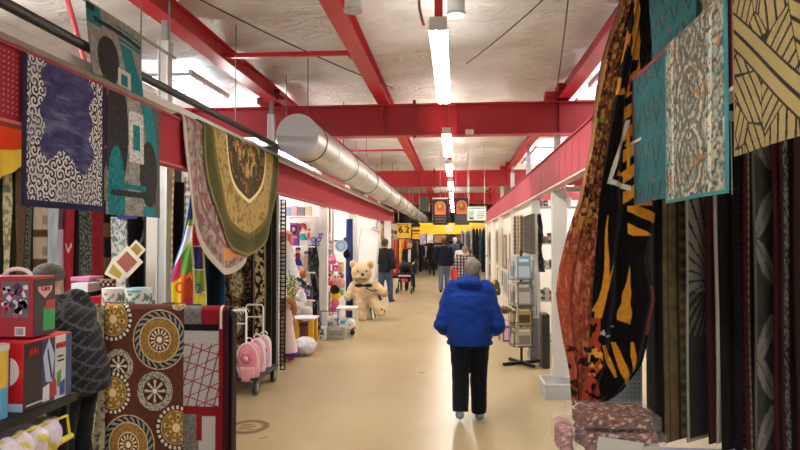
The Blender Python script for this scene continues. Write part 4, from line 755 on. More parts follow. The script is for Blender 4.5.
#@@PEOPLE
# ================================================================== PEOPLE
def Rz(a): return Matrix.Rotation(a, 4, 'Z')
def figure(label, X, Y, h, face, top, pant, hair, skin='#c79a80', shoe='#1c1a1a', la='down', ra='down', stride=.10, bulk=1.0, vox=None, topm='cloth', topfn=None, long=False, hem=.46, hairlen=0, lean=0, collar=True, headtilt=0, hx=0, pb=None, hood=False, fem=False, cap=None, extra=None):
    """local frame: metres at height 1, +y = the way the person faces"""
    near = Y < 8; vox = vox or (.011 if near else .016 if Y < 16 else .02)
    t = thing('person', label, 'person', (X, Y, 0)); M = Matrix.Translation((X, Y, 0)) @ Rz(face) @ Matrix.Scale(h, 4)
    sw = .098 if fem else .112; hw = .055
    hip = {-1: Vector((-hw, 0, .50)), 1: Vector((hw, 0, .50))}; kn = {}; an = {}
    for s in (-1, 1):
        d = stride*(s if s > 0 else -1)*1.0; kn[s] = Vector((s*.056, d*.42+.015, .275)); an[s] = Vector((s*.058, d*.95-.01, .045+(.035 if d < 0 and stride > .05 else 0)))
    sh = {s: Vector((s*sw, lean*.9, .805)) for s in (-1, 1)}
    ARM = {'down': ((.03, -.01, .63), (.035, .03, .475)), 'pocket': ((.075, -.05, .64), (.03, .045, .53)), 'front': ((.04, -.01, .64), (-.03, .12, .60)), 'push': ((.03, .0, .64), (.0, .15, .58)), 'carry': ((.05, -.02, .64), (-.05, .10, .66)), 'swing': ((.03, -.05, .635), (.02, -.06, .49)), 'low': ((.075, -.02, .585), (.055, .06, .535)), 'reach': ((.07, .06, .68), (.09, .18, .72))}
    el = {}; wr = {}
    for s, a in ((-1, la), (1, ra)):
        e, q = ARM[a]; el[s] = Vector((s*(sw+e[0]), e[1]+lean*.5, e[2])); wr[s] = Vector((s*(sw+q[0]), q[1]+lean*.5, q[2]))
    pb = pb or bulk; hc = Vector((hx, lean*1.25+.012, .925+headtilt)); T = lambda mb: mb.xf(M)
    # body, one skin
    b = MB(); b.loft([((0, .0, .47), .075, .06), ((0, -.005, .52), .088, .066), ((0, .0, .60), .075, .052), ((0, lean*.5, .70), .085, .058), ((0, lean*.8, .78), .088, .056), ((0, lean, .825), .05, .04)], skin)
    for s in (-1, 1):
        b.cap(hip[s], kn[s], .048, .032, skin); b.cap(kn[s], an[s], .030, .019, skin); b.cap(an[s]-Vector((0, .02, .015)), an[s]+Vector((0, .075, -.028)), .019, .014, skin)
        b.cap((s*.02, lean, .80), sh[s], .035, .030, skin); b.cap(sh[s], el[s], .028, .021, skin); b.cap(el[s], wr[s], .021, .014, skin)
        d = (wr[s]-el[s]).normalized(); pm = wr[s]+d*.03; side = d.cross(Vector((0, 0, 1))); side = side.normalized() if side.length > .1 else Vector((0, 1, 0))
        if abs(d.z) > .8: side = Vector((0, 1, 0))
        b.cap(wr[s], pm+d*.012, .015, .018, skin, n=10)
        cu = (Vector((0, 0, -1)) if abs(d.z) < .8 else Vector((-s, 0, 0)))
        for k, (ln, of) in enumerate(((.036, .0165), (.042, .0055), (.039, -.0055), (.030, -.0165))):
            a0 = pm+d*.018+side*of; a1 = a0+d*ln*.55; a2 = a1+(d*.75+cu*.6).normalized()*ln*.5; b.cap(a0, a1, .0056, .0052, skin, n=8); b.cap(a1, a2, .0052, .0044, skin, n=8)
        a0 = wr[s]+d*.012+side*.014; a1 = a0+(d*.6+side*.8).normalized()*.022; a2 = a1+(d*.9+side*.2).normalized()*.020; b.cap(a0, a1, .0068, .006, skin, n=8); b.cap(a1, a2, .006, .005, skin, n=8)
    b.cap((0, lean, .80), (0, lean*1.2, .88), .034, .030, skin)
    b.ell(hc+Vector((0, .0, .012)), (.046, .056, .060), skin); b.ell(hc+Vector((0, .016, -.028)), (.036, .038, .038), skin)
    b.cap(hc+Vector((0, .050, .004)), hc+Vector((0, .062, -.012)), .006, .009, skin, n=8)
    for s in (-1, 1): b.ell(hc+Vector((s*.047, -.004, -.002)), (.007, .012, .018), skin)
    T(b); hcw = M @ hc; Mi = M.inverted()
    def cf(co):
        n = len(co); B = np.tile(A(skin), (n, 1)); L = np.array(Mi)[:3, :3] @ co.T+np.array(Mi)[:3, 3:4]; x, y, z = L-np.array(hc)[:, None]
        B[(np.abs(x) < .017) & (y > .035) & (np.abs(z+.033) < .0045)] = A('#8c4a44'); B[(np.abs(np.abs(x)-.019) < .009) & (y > .035) & (np.abs(z-.020) < .003)] = A(hair); return B
    body = blob('body', b, vox*.8 if near else vox*.7, 'skin', t, cf, smooth=2)
    for s in (-1, 1):
        e = MB().ell(hc+Vector((s*.019, .0515, .009)), (.0075, .005, .0050), '#e8e4de', 12, 8).ell(hc+Vector((s*.019, .0560, .009)), (.0035, .0022, .0037), '#2a1c14', 10, 6); obj('eye', T(e), 'gloss', t)
    # hair
    hb = MB(); hb.ell(hc+Vector((0, -.010, .022)), (.0535, .060, .060), hair)
    if hairlen: hb.loft([(hc+Vector((0, -.028, -.045-hairlen)), .045, .022), (hc+Vector((0, -.026, -.02)), .056, .036), (hc+Vector((0, -.014, .02)), .056, .050)], hair)
    else: hb.ell(hc+Vector((0, -.026, -.012)), (.046, .038, .040), hair)
    if not cap:
        T(hb); blob('hair', hb, .011 if near else .018, 'plush', t, lambda co: mix(hair, extra['hair2'] if extra and 'hair2' in extra else hair, noise(co[:, 0]*60+90, co[:, 2]*60+90, 3)), disp=.010 if near else .004, smooth=2)
    else:
        cb = MB().ell(hc+Vector((0, -.004, .028)), (.056, .064, .048), cap); cb.cyl(hc+Vector((0, -.004, .014)), hc+Vector((0, -.004, .030)), .0585, .0575, 24, cap); T(cb); blob('cap', cb, .011, 'cloth', t, lambda co: mix(cap, '#7a7672', noise(co[:, 0]*26+90, co[:, 2]*40+90, 3)), disp=.006)
        T(hb); 
    # trousers
    tb = MB(); tb.loft([((0, 0, .455), .082*pb, .066), ((0, -.005, .50), .094*pb, .074), ((0, 0, .58), .086*pb, .062)], pant)
    for s in (-1, 1): tb.cap(hip[s], kn[s], .055*pb, .041*pb, pant); tb.cyl(kn[s], an[s]+Vector((0, -.006, -.012)), .041*pb, .036*pb, 16, pant); tb.ell(kn[s], .041*pb, pant)
    T(tb); blob('trousers', tb, vox, 'cloth', t, flat_co(pant, .12), disp=.006 if near else 0)
    for s in (-1, 1):
        a0 = an[s]+Vector((s*.004, -.024, -.026)); sb = MB().cap(a0, a0+Vector((0, .04, 0)), .029, .027, shoe); sb.cap(a0+Vector((0, .03, -.002)), a0+Vector((0, .105, -.006)), .027, .021, shoe); T(sb)
        for i, p_ in enumerate(sb.v): sb.v[i] = (p_[0], p_[1], max(p_[2], .004))
        so = blob('shoe', sb, .011, 'paint', t, flat_co(shoe, .05), smooth=2)
    # top
    jb = MB(); B_ = bulk; zlo = hem
    jb.loft([((0, -.002, zlo), .098*B_, .078*B_), ((0, -.002, zlo+.04), .100*B_, .080*B_), ((0, 0, .60), .096*B_, .074*B_), ((0, lean*.5, .70), .104*B_, .078*B_), ((0, lean*.8, .775), .106*B_, .072*B_), ((0, lean, .825), .070, .052)], top, n=28)
    if long: jb.loft([((0, 0, hem-.12), .11*B_, .09*B_), ((0, 0, hem+.02), .10*B_, .082*B_)], top)
    for s in (-1, 1):
        jb.cap((s*.03, lean, .797), sh[s], .046, .044*B_, top); jb.cap(sh[s], el[s], .043*B_, .036*B_, top); jb.cyl(el[s], el[s].lerp(wr[s], .96), .036*B_, .026*B_, 14, top); jb.ell(el[s], .036*B_, top)
    if collar: jb.loft([((0, lean, .80), .052, .046), ((0, lean*1.1, .862), .044, .042)], top)
    if hood: jb.ell((0, lean-.045, .845), (.080, .052, .040), top); jb.ell((.0, lean-.03, .872), (.066, .050, .022), top)
    T(jb); blob('jacket' if topm != 'shirt' else 'shirt', jb, vox, 'cloth' if topm == 'shirt' else topm, t, topfn or flat_co(top, .1), disp=.016 if near else .006, smooth=3)
    return t, M
def flat_co(col, va): return lambda co: A(col)*(1+va*(noise(co[:, 0]*14+70, co[:, 2]*14+70, 3)-.5)[:, None]*2)

# woman in the blue jacket, walking away
tw, Mw = figure('person with grey hair in a bright blue hooded jacket and dark trousers walking away', .14, 6.12, 1.57, 0, '#0f3488', '#0d1018', '#6b6259', shoe='#8d9098', la='low', ra='low', stride=.06, bulk=1.42, pb=1.34, hx=.02, topm='cloth', hem=.475, lean=.03, hood=True, extra={'hair2': '#a89f94'}, fem=True)
ch = [o for o in tw.children if o.name.startswith('jacket')][0]
obj('hem_band', MB().loft([((0.14, 6.12, .735), .222, .165), ((.14, 6.12, .765), .226, .170)], '#0c2c74', 32), 'cloth', tw)
# cap wearer in quilted jacket behind the boxes
def quilt(co):
    a = (co[:, 0]+co[:, 2])*13; b_ = (co[:, 0]-co[:, 2]+co[:, 1]*.4)*13; l = (np.abs((a % 1)-.5) < .08) | (np.abs((b_ % 1)-.5) < .08); B = mix('#16161a', '#26262c', noise(co[:, 0]*20+90, co[:, 2]*20+90, 2)); B[l] = A('#4a4b50'); return B
figure('person in a dark knit cap and black quilted jacket bending behind the toy boxes', -2.47, 3.85, 1.62, math.radians(88), '#1a1a1e', '#141416', '#2a2420', la='front', ra='front', bulk=1.55, pb=1.2, topfn=quilt, hem=.48, cap='#3f3b39', stride=.0, lean=.085, headtilt=-.012, hood=False)
# figures along the aisle
def px2(px, py_feet): q = on(2, 0, px, py_feet); return q.x, q.y
x, y = px2(385, 302); figure('man in black jacket and blue jeans standing by the white mattress', x, y, 1.78, math.radians(-25), '#15171a', '#3a4c66', '#4a3c30', la='front', ra='pocket', bulk=1.15, hem=.47)
x, y = px2(410, 290.5); tp, Mp = figure('man in open dark jacket and white shirt pushing a stroller', x, y, 1.70, PI-.1, '#1c1b1d', '#2a2c34', '#6a5a4c', la='push', ra='push', bulk=1.08, stride=.08)
obj('shirt_front', MB().loft([((x-.01, y-.125, .98), .045, .02), ((x-.01, y-.14, 1.2), .05, .02), ((x-.005, y-.12, 1.42), .045, .02)], '#d8d4d0', 14), 'cloth', tp, label='white shirt front')
x, y = px2(432, 276); figure('woman in long black coat walking down the middle of the aisle', x, y, 1.68, .1, '#121013', '#15141a', '#2a1c16', la='down', ra='carry', hem=.36, hairlen=.05, fem=True, stride=.08)
x, y = px2(444, 293.5); figure('man in navy jacket and grey jeans walking away', x, y, 1.82, .05, '#15182a', '#5f6878', '#5a4638', la='carry', ra='swing', bulk=1.14, stride=.07, hem=.49)
x, y = px2(455, 281); figure('person in dark grey blue top ahead of the navy jacket man', x, y, 1.86, .1, '#2c3446', '#39455c', '#b8a898', la='down', ra='down', bulk=1.2, hem=.48)
def plaidf(co):
    l1 = np.sin(co[:, 0]*75) > .3; l2 = np.sin(co[:, 2]*75) > .3; B = np.tile(A('#3a3636'), (len(co), 1)); B[l1] = A('#77716c'); B[l2] = A('#57504e'); B[l1 & l2] = A('#c9c2bb'); return B
x, y = px2(465, 305); figure('person in black and white plaid shirt on the right of the aisle', x, y, 1.60, -.2, '#5a5653', '#2c3a52', '#8c8078', la='carry', ra='carry', bulk=1.25, topfn=plaidf, topm='shirt', hem=.46, collar=False)
x, y = px2(457, 288); x += .18; figure('person with black hair in a white top beyond the plaid shirt', x, y, 1.62, .3, '#d8d4d2', '#23262e', '#14100f', la='down', ra='carry', bulk=1.1, topm='shirt', hairlen=.02)
x, y = px2(474, 290); figure('person in dark jacket reaching to the right hand stalls', x, y, 1.66, -1.2, '#2a2220', '#20242e', '#3a2a20', la='reach', ra='reach', bulk=1.1)
x, y = px2(420, 272); figure('person in black far down the left side of the aisle', x, y, 1.75, .4, '#141216', '#1a1a22', '#2a201c')
x, y = px2(425, 270.5); figure('person in pink top far behind the woman in black', x, y, 1.62, 0, '#c8a0b0', '#2c2c38', '#40302a', fem=True)
x, y = px2(438, 269.5); figure('person in grey top far down the aisle', x, y, 1.70, .2, '#8d8a88', '#2e3646', '#3a2c24')
x, y = px2(451, 268.5); figure('person in red top far down the aisle', x, y, 1.66, -.3, '#a02c30', '#262a36', '#3a2c24')
x, y = px2(414, 274); figure('person in dark grey far left behind the stroller pusher', x, y, 1.84, .9, '#2c2a2e', '#22242c', '#2a201c')

# stroller
x, y = px2(405, 293); y -= .0
t = thing('stroller', 'pink and black stroller pushed towards the camera', 'stroller', (x, y, 0))
b = MB()
for s in (-1, 1): b.tube([(x+s*.22, y-.38, .1), (x+s*.2, y+.1, .55), (x+s*.2, y+.45, .98)], .014, '#3a3a3e').tube([(x+s*.24, y+.38, .1), (x+s*.2, y+.0, .52), (x+s*.19, y-.2, .7)], .014, '#3a3a3e')
b.tube([(x-.2, y+.45, .98), (x, y+.5, 1.0), (x+.2, y+.45, .98)], .018, '#222226').tube([(x-.2, y-.15, .4), (x+.2, y-.15, .4)], .012, '#3a3a3e'); obj('stroller_frame', b, 'paint', t)
blob('seat', MB().cbox((x, y+.08, .62), (.36, .1, .46), '#c83a6a', rx=-.35).cbox((x, y-.05, .42), (.36, .34, .08), '#c83a6a'), .02, 'cloth', t, lambda co: mix('#1c1a1e', '#d04a78', (np.abs(co[:, 0]-x) < .11).astype(float)))
blob('hood', MB().ell((x, y+.1, .84), (.23, .26, .16), '#18171b').box(x-.25, x+.25, y-.2, y+.4, .60, .66, '#18171b'), .02, 'cloth', t, flat_co('#18171b', .05))
blob('tray', MB().cbox((x, y-.2, .58), (.40, .14, .05), '#d8b8c4'), .02, 'plastic', t, flat_co('#d8c0c8', .02))
for sx, sy in ((-.24, -.38), (.24, -.38), (-.26, .38), (.26, .38)): obj('wheel', MB().cyl((x+sx-.025, y+sy, .09), (x+sx+.025, y+sy, .09), .09, n=20, col='#1c1c1e').cyl((x+sx-.03, y+sy, .09), (x+sx+.03, y+sy, .09), .045, n=16, col='#9a9aa0'), 'plastic', t)
#@@TOYS
# ================================================================== CART WITH BACKPACKS, FLOOR MARK
q = on(2, 0, 248, 427)
b = MB(); n = 48
def ring(b, cx, cy, r0, r1, col, z=.003):
    vs = [(cx+r*math.cos(2*PI*i/n)*.98, cy+r*math.sin(2*PI*i/n)*1.1, z) for r in (r0, r1) for i in range(n)]; b.add(vs, [(i, (i+1) % n, n+(i+1) % n, n+i) for i in range(n)], col)
ring(b, q.x, q.y, .13, .20, '#6d5238', .003); ring(b, q.x, q.y, .145, .15, '#a58a62', .004); ring(b, q.x, q.y, .18, .185, '#a58a62', .004)
for i in range(4): b.box(q.x-.08, q.x+.07-.03*(i % 2), q.y-.08+i*.045, q.y-.065+i*.045, .001, .0035, '#846a4a')
o = obj('floor_sticker', b, 'paint', smooth=0); meta(o, 'round brown worn sticker on the floor beside the red rug', 'sticker')
def backpack(px0, px1, py0, py1, Y, label, cols):
    a = atY(px0, py0, Y); q = atY(px1, py1, Y); w = q.x-a.x; h = a.z-q.z; cx = (a.x+q.x)/2; t = thing('backpack', label, 'backpack', (cx, Y, q.z), 'pink backpacks on the cart')
    b = MB().ell((cx, Y+.06, q.z+h*.72), (w/2, .07, h*.28)).loft([((cx, Y+.06, q.z+.01), w*.44, .06), ((cx, Y+.06, q.z+h*.2), w*.5, .075), ((cx, Y+.06, q.z+h*.75), w*.5, .07)])
    blob('bag_body', b, .012, 'plastic', t, flat_co(cols[0], .05)); b = MB().loft([((cx, Y-.005, q.z+.03), w*.34, .03), ((cx, Y-.005, q.z+h*.4), w*.36, .035)]); blob('front_pocket', b, .01, 'plastic', t, flat_co(cols[1], .05))
    b = MB()
    for k in range(6): an = 2*PI*k/6; b.ell((cx+.042*math.cos(an), Y-.03, q.z+h*.62+.042*math.sin(an)), (.03, .012, .03), cols[2], 12, 8)
    b.ell((cx, Y-.036, q.z+h*.62), (.026, .016, .026), cols[3], 12, 8); obj('flower', b, 'plastic', t)
    obj('piping', MB().tube([(cx+w*.49*math.cos(an), Y-.005, q.z+h*.55+h*.42*math.sin(an)) for an in [2*PI*k/24 for k in range(24)]], .008, '#e9dcdc', closed=True), 'plastic', t); obj('grab_loop', MB().tube([(cx+.04*math.cos(an), Y+.06, q.z+h+.0+.04*math.sin(an)) for an in [PI*k/8 for k in range(9)]], .008, '#f0e8e8'), 'plastic', t); return t
backpack(236, 258, 342, 384, 6.85, 'pink rolling backpack with flower, nearest on the cart', ('#e59aa6', '#e8a8b2', '#d8708a', '#d8c8b0'))
backpack(247, 264, 338, 379, 7.15, 'pale pink backpack with yellow patch, middle one on the cart', ('#e8b8c4', '#e0a4b4', '#d8c23a', '#c98a3a'))
backpack(255, 270, 335, 373, 7.42, 'white and pink backpack, farthest on the cart', ('#eacdd6', '#e2b4c6', '#c87a9a', '#f0e0e0'))
t = thing('hand_cart', 'white framed hand cart with black wheels under the pink backpacks', 'cart', (-2.33, 7.1, 0)); cx = -2.46
for dy in (0, .62):
    b = MB().tube([(cx-.12, 6.88+dy, .2), (cx-.12, 6.88+dy, .92), (cx-.1, 6.88+dy, .95), (cx+.08, 6.88+dy, .95), (cx+.10, 6.88+dy, .92), (cx+.10, 6.88+dy, .2)], .011, '#e8e6e4'); b.tube([(cx-.12, 6.88+dy, .80), (cx+.10, 6.88+dy, .80)], .008, '#e8e6e4'); obj('frame', b, 'paint', t)
obj('deck', MB().box(cx-.16, cx+.26, 6.82, 7.62, .17, .20, '#2a2a2c'), 'paint', t)
obj('side_box', MB().box(cx-.17, cx-.09, 6.76, 6.9, .2, .42, '#101012'), 'plastic', t, bevel=.01, label='black side box')
for x_, y_ in ((cx-.06, 6.86), (cx+.22, 6.86), (cx-.06, 7.56), (cx+.22, 7.56)): obj('wheel', MB().cyl((x_-.02, y_, .085), (x_+.02, y_, .085), .085, n=24, col='#161616').cyl((x_-.025, y_, .085), (x_+.025, y_, .085), .045, n=18, col='#8a8a8c'), 'plastic', t)
b = MB()
for k in range(4): b.tube([(cx-.03+.06*math.cos(an), 6.9+k*.09, .90+.05*math.sin(an)) for an in [PI*i/8 for i in range(9)]], .005, '#f0f0f0')
o = obj('wire_hook', b, 'steel'); 
o.parent = t; o.location = o.location-Vector(t.location); o.name = 'handle_loops'

# ================================================================== TOY STALL
struct('wall_partition', MB().box(-7.4, XL-.13, 11.0, 11.06, 0, 2.8, '#efece6'), 'paint')
struct('wall_partition', MB().box(-7.4, XL-.13, 14.1, 14.16, 0, 2.7, '#efece6'), 'paint')
struct('wall_partition', MB().box(-7.4, XL-.13, 17.8, 17.86, 0, 2.7, '#ece8e0'), 'paint')
def shelf_unit(name, label, px0, px1, pys, Y, dp, col='#f2f0ec', post=True, zt=None):
    a = atY(px0, 240, Y); q = atY(px1, 240, Y); t = thing(name, label, 'shelf', ((a.x+q.x)/2, Y+dp/2, 0))
    for py in pys: z = atY(px0, py, Y).z; obj('shelf_board', MB().box(a.x, q.x, Y, Y+dp, z-.025, z, col), 'paint', t, bevel=.003)
    zt = zt or atY(px0, min(pys)-26, Y).z
    for x in (a.x+.015, q.x-.015): obj('upright', MB().box(x-.015, x+.015, Y+dp-.03, Y+dp, 0, zt, col), 'paint', t)
    return t
YD = 10.5
shelf_unit('wall_shelf', 'white wall shelves of the toy stall behind the dolls', 284, 314, (216, 246, 272, 300), YD, .35)
def doll(label, px, pt, pb, Y, hair, top, skirt, skin='#e0ac90', wide=1.0, longh=True, legs=True, disc=None):
    a = atY(px, pt, Y); z0 = atY(px, pb, Y).z; H = a.z-z0; t = thing('doll', label, 'doll', (a.x, Y, z0), 'dolls in the toy stall'); x = a.x; S = H
    b = MB().ell((x, Y, z0+.88*S), (.085*S, .08*S, .095*S), skin).cap((x, Y, z0+.55*S), (x, Y, z0+.76*S), .07*S, .06*S, skin)
    for s in (-1, 1):
        b.cap((x+s*.08*S, Y, z0+.72*S), (x+s*.18*S, Y-.03*S, z0+.50*S), .026*S, .02*S, skin)
        if legs: b.cap((x+s*.045*S, Y, z0+.45*S), (x+s*.05*S, Y, z0+.03*S), .035*S, .024*S, skin)
    blob('doll_body', b, max(.005, S*.02), 'plastic', t, flat_co(skin, .03))
    b = MB().loft([((x, Y, z0+.50*S), .085*S*wide, .075*S), ((x, Y, z0+.76*S), .095*S, .06*S)], top, 16); obj('bodice', b, 'cloth', t)
    nr = 4 if legs else 13; zb_ = .24 if legs else 0; obj('skirt', MB().loft([((x, Y, z0+(zb_+(.53-zb_)*k/nr)*S), (.20-.11*k/nr+(0 if legs else .007*(k % 2)))*S*wide, (.16-.08*k/nr+(0 if legs else .007*(k % 2)))*S) for k in range(nr+1)], skirt, 20), 'cloth', t)
    b = MB().ell((x, Y+.02*S, z0+.90*S), (.105*S*(1.4 if longh else 1), .09*S, .10*S), hair)
    if longh: b.ell((x-.10*S, Y+.02*S, z0+.78*S), (.07*S, .06*S, .14*S), hair).ell((x+.10*S, Y+.02*S, z0+.78*S), (.07*S, .06*S, .14*S), hair)
    obj('hair', b, 'plush', t); obj('eye', MB().ell((x-.03*S, Y-.078*S, z0+.89*S), .012*S, '#1c1c24', 8, 6), 'gloss', t); obj('eye', MB().ell((x+.03*S, Y-.078*S, z0+.89*S), .012*S, '#1c1c24', 8, 6), 'gloss', t); return t
doll('doll with big red hair and teal skirt on the white shelf', 303, 223, 245.6, YD+.12, '#c8321c', '#eee6dc', '#3aa8a4')
doll('doll in a red jacket hanging under the white shelf', 298, 247, 271.6, YD+.12, '#5a1c1c', '#a01828', '#2a3a8c', longh=False)
doll('doll in a wide white lace gown beside the purple box', 286, 230, 275, 9.4, '#d88a7a', '#f0e4e6', '#ece8ea', wide=1.5, legs=False)
doll('small doll in pink dress leaning above the shoe', 306, 251, 271.6, YD+.14, '#4a3a30', '#d8b8b0', '#caa890', longh=False)
t = thing('doll_box', 'purple and magenta doll box on the white shelf', 'box', (atY(293, 240, YD).x, YD+.1, 0)); a = atY(290, 223, YD+.05); q = atY(297.5, 245.7, YD+.05)
obj('carton', MB().box(a.x, q.x, YD+.05, YD+.2, q.z, a.z, '#8c3a9c'), 'gloss', t, bevel=.003); obj('window', MB().box(a.x+.02, q.x-.02, YD+.045, YD+.05, q.z+.2, a.z-.04, '#2a2440').box(a.x+.01, q.x-.01, YD+.043, YD+.05, q.z+.13, q.z+.17, '#e08ab4'), 'gloss', t); obj('face', MB().ell(((a.x+q.x)/2, YD+.04, a.z-.11), (.03, .01, .04), '#d8b0a0', 12, 8), 'plastic', t)
# chunky trainer / skate
Yk = 9.9; a = atY(300, 280, Yk); t = thing('plush_shoe', 'white and dark green toy shoe lying in front of the shelf', 'toy', tuple(a-Vector((0, 0, .15))))
b = MB(); P1, P2 = atY(291, 275, Yk), atY(313, 289, Yk); b.cap(P1, P1.lerp(P2, .5), .055, .05).cap(P1.lerp(P2, .5), P2, .045, .02); b.cap(atY(293, 272, Yk), atY(298, 283, Yk), .05, .05)
blob('shoe_upper', b, .012, 'plush', t, lambda co: mix('#e4e2de', '#2c3a38', (noise(co[:, 0]*14+50, co[:, 2]*18+50, 4, 2) > .5).astype(float))); obj('sole', MB().tube([P1-Vector((0, 0, .06)), P1.lerp(P2, .5)-Vector((0, 0, .07)), P2-Vector((0, 0, .03))], .018, '#2a5a54'), 'plastic', t)
blob('orange_toy', MB().ell(atY(303, 281-7, 10.2), (.06, .05, .08)).ell(atY(306, 284, 10.1), (.05, .05, .07)), .012, 'plush', None, flat_co('#b8683a', .2), label='small orange plush behind the toy shoe', category='plush toy')
# green hanging foliage toy
Yg = 8.9; t = thing('leafy_garland', 'bright green leafy garland hanging at the toy stall corner', 'garland', tuple(atY(291, 304, Yg))); b = MB(); rr = random.Random(5)
obj('stem', MB().tube([atY(289, 270, Yg), atY(291, 285, Yg), atY(292, 303, Yg)], .006, '#5a8a3a'), 'plastic', t)
for k in range(60):
    p_ = atY(291+rr.uniform(-5, 5)*(1-(k/60)*.6), 275+k*.45, Yg+rr.uniform(-.05, .05)); d = Vector((rr.uniform(-1, 1), rr.uniform(-1, 1), -.8)).normalized()*.07; s = d.cross(Vector((0, 1, 0))).normalized()*.014; b.add([p_, p_+d*.5+s, p_+d, p_+d*.5-s], [(0, 1, 2, 3)], rr.choice(['#9cc84a', '#7ab03a', '#b8dc6a', '#5a9030']))
o = obj('leaves', b, 'plastic', t, smooth=0); o['kind'] = 'stuff'
# tall pink doll + bags on the floor
doll('large standing doll in a pale pink frilly dress on the floor by the wire grid', 288, 297, 352, 8.75, '#a87a50', '#e8d4cc', '#e2cac6', legs=False, wide=.9)
t = thing('clear_bag', 'clear plastic bag of toys lying on the floor by the pink doll', 'bag', (*on(2, 0, 302, 357)[:2], 0)); q = on(2, 0, 302, 357)
blob('bag_film', MB().ell((q.x, q.y+.15, .14), (.20, .2, .14)).ell((q.x-.18, q.y+.1, .10), (.12, .16, .10)), .016, 'wrap', t, lambda co: mix('#b8bcc4', '#e8e8ea', noise(co[:, 0]*12+50, co[:, 2]*14+50, 3)), disp=.03)
q = on(2, 0, 289, 361); blob('toy_ball', MB().ell((q.x, q.y+.1, .12), (.12, .12, .12)), .012, 'plush', None, lambda co: mix('#5a3a9c', '#d85a6a', (noise(co[:, 0]*9+50, co[:, 2]*9+50, 3, 1) > .5).astype(float)), label='purple and red soft ball beside the clear toy bag', category='ball')
q = atY(303, 300, 9.6)
t = thing('white_cloth', 'white dress and pale cloth piled above the yellow legged table', 'cloth', (q.x, 9.6, .8)); blob('pile', MB().ell(atY(301, 298, 9.6), (.09, .08, .14)).ell(atY(298, 308, 9.55), (.12, .08, .10)).ell(atY(306, 310, 9.55), (.10, .08, .07)), .014, 'cloth', t, lambda co: mix('#c9b8d0', '#f0ecea', noise(co[:, 0]*9+50, co[:, 2]*9+50, 3)), disp=.03)
# yellow legged small table
Yt = 9.75; a = atY(291, 318, Yt); q = atY(314, 318, Yt)
t = thing('play_table', 'children table with white top and thick yellow legs', 'table', ((a.x+q.x)/2, Yt+.2, 0)); obj('tabletop', MB().box(a.x, q.x, Yt, Yt+.4, a.z-.03, a.z, '#e6dfe2'), 'plastic', t, bevel=.008)
for x_, y_ in ((q.x-.10, Yt+.02), (a.x+.02, Yt+.02), (q.x-.10, Yt+.32), (a.x+.02, Yt+.32)): obj('leg', MB().box(x_, x_+.08, y_, y_+.07, 0, a.z-.03, '#e0a81c'), 'plastic', t, bevel=.01)
o = obj('storage_box', MB().box(a.x+.12, q.x-.14, Yt+.1, Yt+.35, 0, .40, '#6a3040').box(a.x+.11, q.x-.13, Yt+.09, Yt+.36, .36, .41, '#3a2228'), 'plastic', bevel=.006); meta(o, 'dark maroon storage box under the yellow legged table', 'box')
for px, py, cc, l in ((288, 212, '#8a9ab0', 'small blue grey pack on the top white shelf'), (294, 211, '#c9a0a8', 'pinkish pack on the top white shelf'), (301, 212, '#7a7a80', 'dark grey pack on the top white shelf'), (308, 211, '#c9bda0', 'beige pack on the top white shelf'), (288, 264, '#d8d4cc', 'white pack on the shelf behind the lace gown doll'), (311, 262, '#3a3a40', 'black boot shaped item beside the small pink doll'), (292, 294, '#b03a4a', 'red pack on the lowest white shelf'), (300, 293, '#d8b8c8', 'pink pack on the lowest white shelf'), (309, 292, '#4a4a58', 'dark pack on the lowest white shelf')):
    a = atY(px, py-5, YD+.1); zz = atY(px, 216 if py < 220 else (272 if py < 280 else 300), YD).z; o = obj('gift_pack', MB().box(a.x-.05, a.x+.05, YD+.1, YD+.22, zz, a.z, cc), 'gloss', bevel=.006); meta(o, l, 'pack')
# dark standing figure/garments left of column
shaped('hanging_garment', 'dark grey garment hanging just left of the white toy stall column', 'garment', 10.6, [(245, 309, 316), (262, 308, 319), (290, 312, 319), (330, 313, 320)], lambda x, y, u, v: mix('#1c1c22', '#6a6a70', (noise(x*.5, y*.3, 3, 2) > .6).astype(float)), nu=20, nv=50, folds=(.02, 2))
# second bay: hanging toys in front of the partition at 14.1
Yh = 11.5
t = thing('slat_stand', 'brown wooden pole stand with hooks at the second toy stall', 'stand', (atY(331, 240, 11.9).x, 11.9, 0)); q = atY(331, 204, 11.9)
obj('pole', MB().box(q.x-.045, q.x-.01, 11.9, 11.94, 0, q.z, '#8a7052').box(q.x+.02, q.x+.05, 11.9, 11.94, 0, q.z-.1, '#a08a6a'), 'wood', t); obj('crossbar', MB().box(q.x-.28, q.x+.30, 11.86, 11.89, 1.72, 1.75, '#55504a'), 'steel', t)
def soft(name, label, cat, parts, Y, vox=.014, disp=.0, m='plush', extra=()):
    a = atY(parts[0][0], parts[0][1], Y); t = thing(name, label, cat, tuple(a)); s = Y/620
    for i, grp in enumerate([parts]):
        b = MB()
        for px, py, rx, rz, cc in grp: b.ell(atY(px, py, Y), (rx*s, min(rx, rz)*s*.8, rz*s), cc, 16, 10)
        blob('soft_body', b, vox, m, t, None, disp=disp, smooth=2)
    for nm, px, py, rx, rz, cc, dy in extra: obj(nm, MB().ell(atY(px, py, Y-dy), (rx*s, .4*min(rx, rz)*s, rz*s), cc, 12, 8), 'plastic', t)
    return t
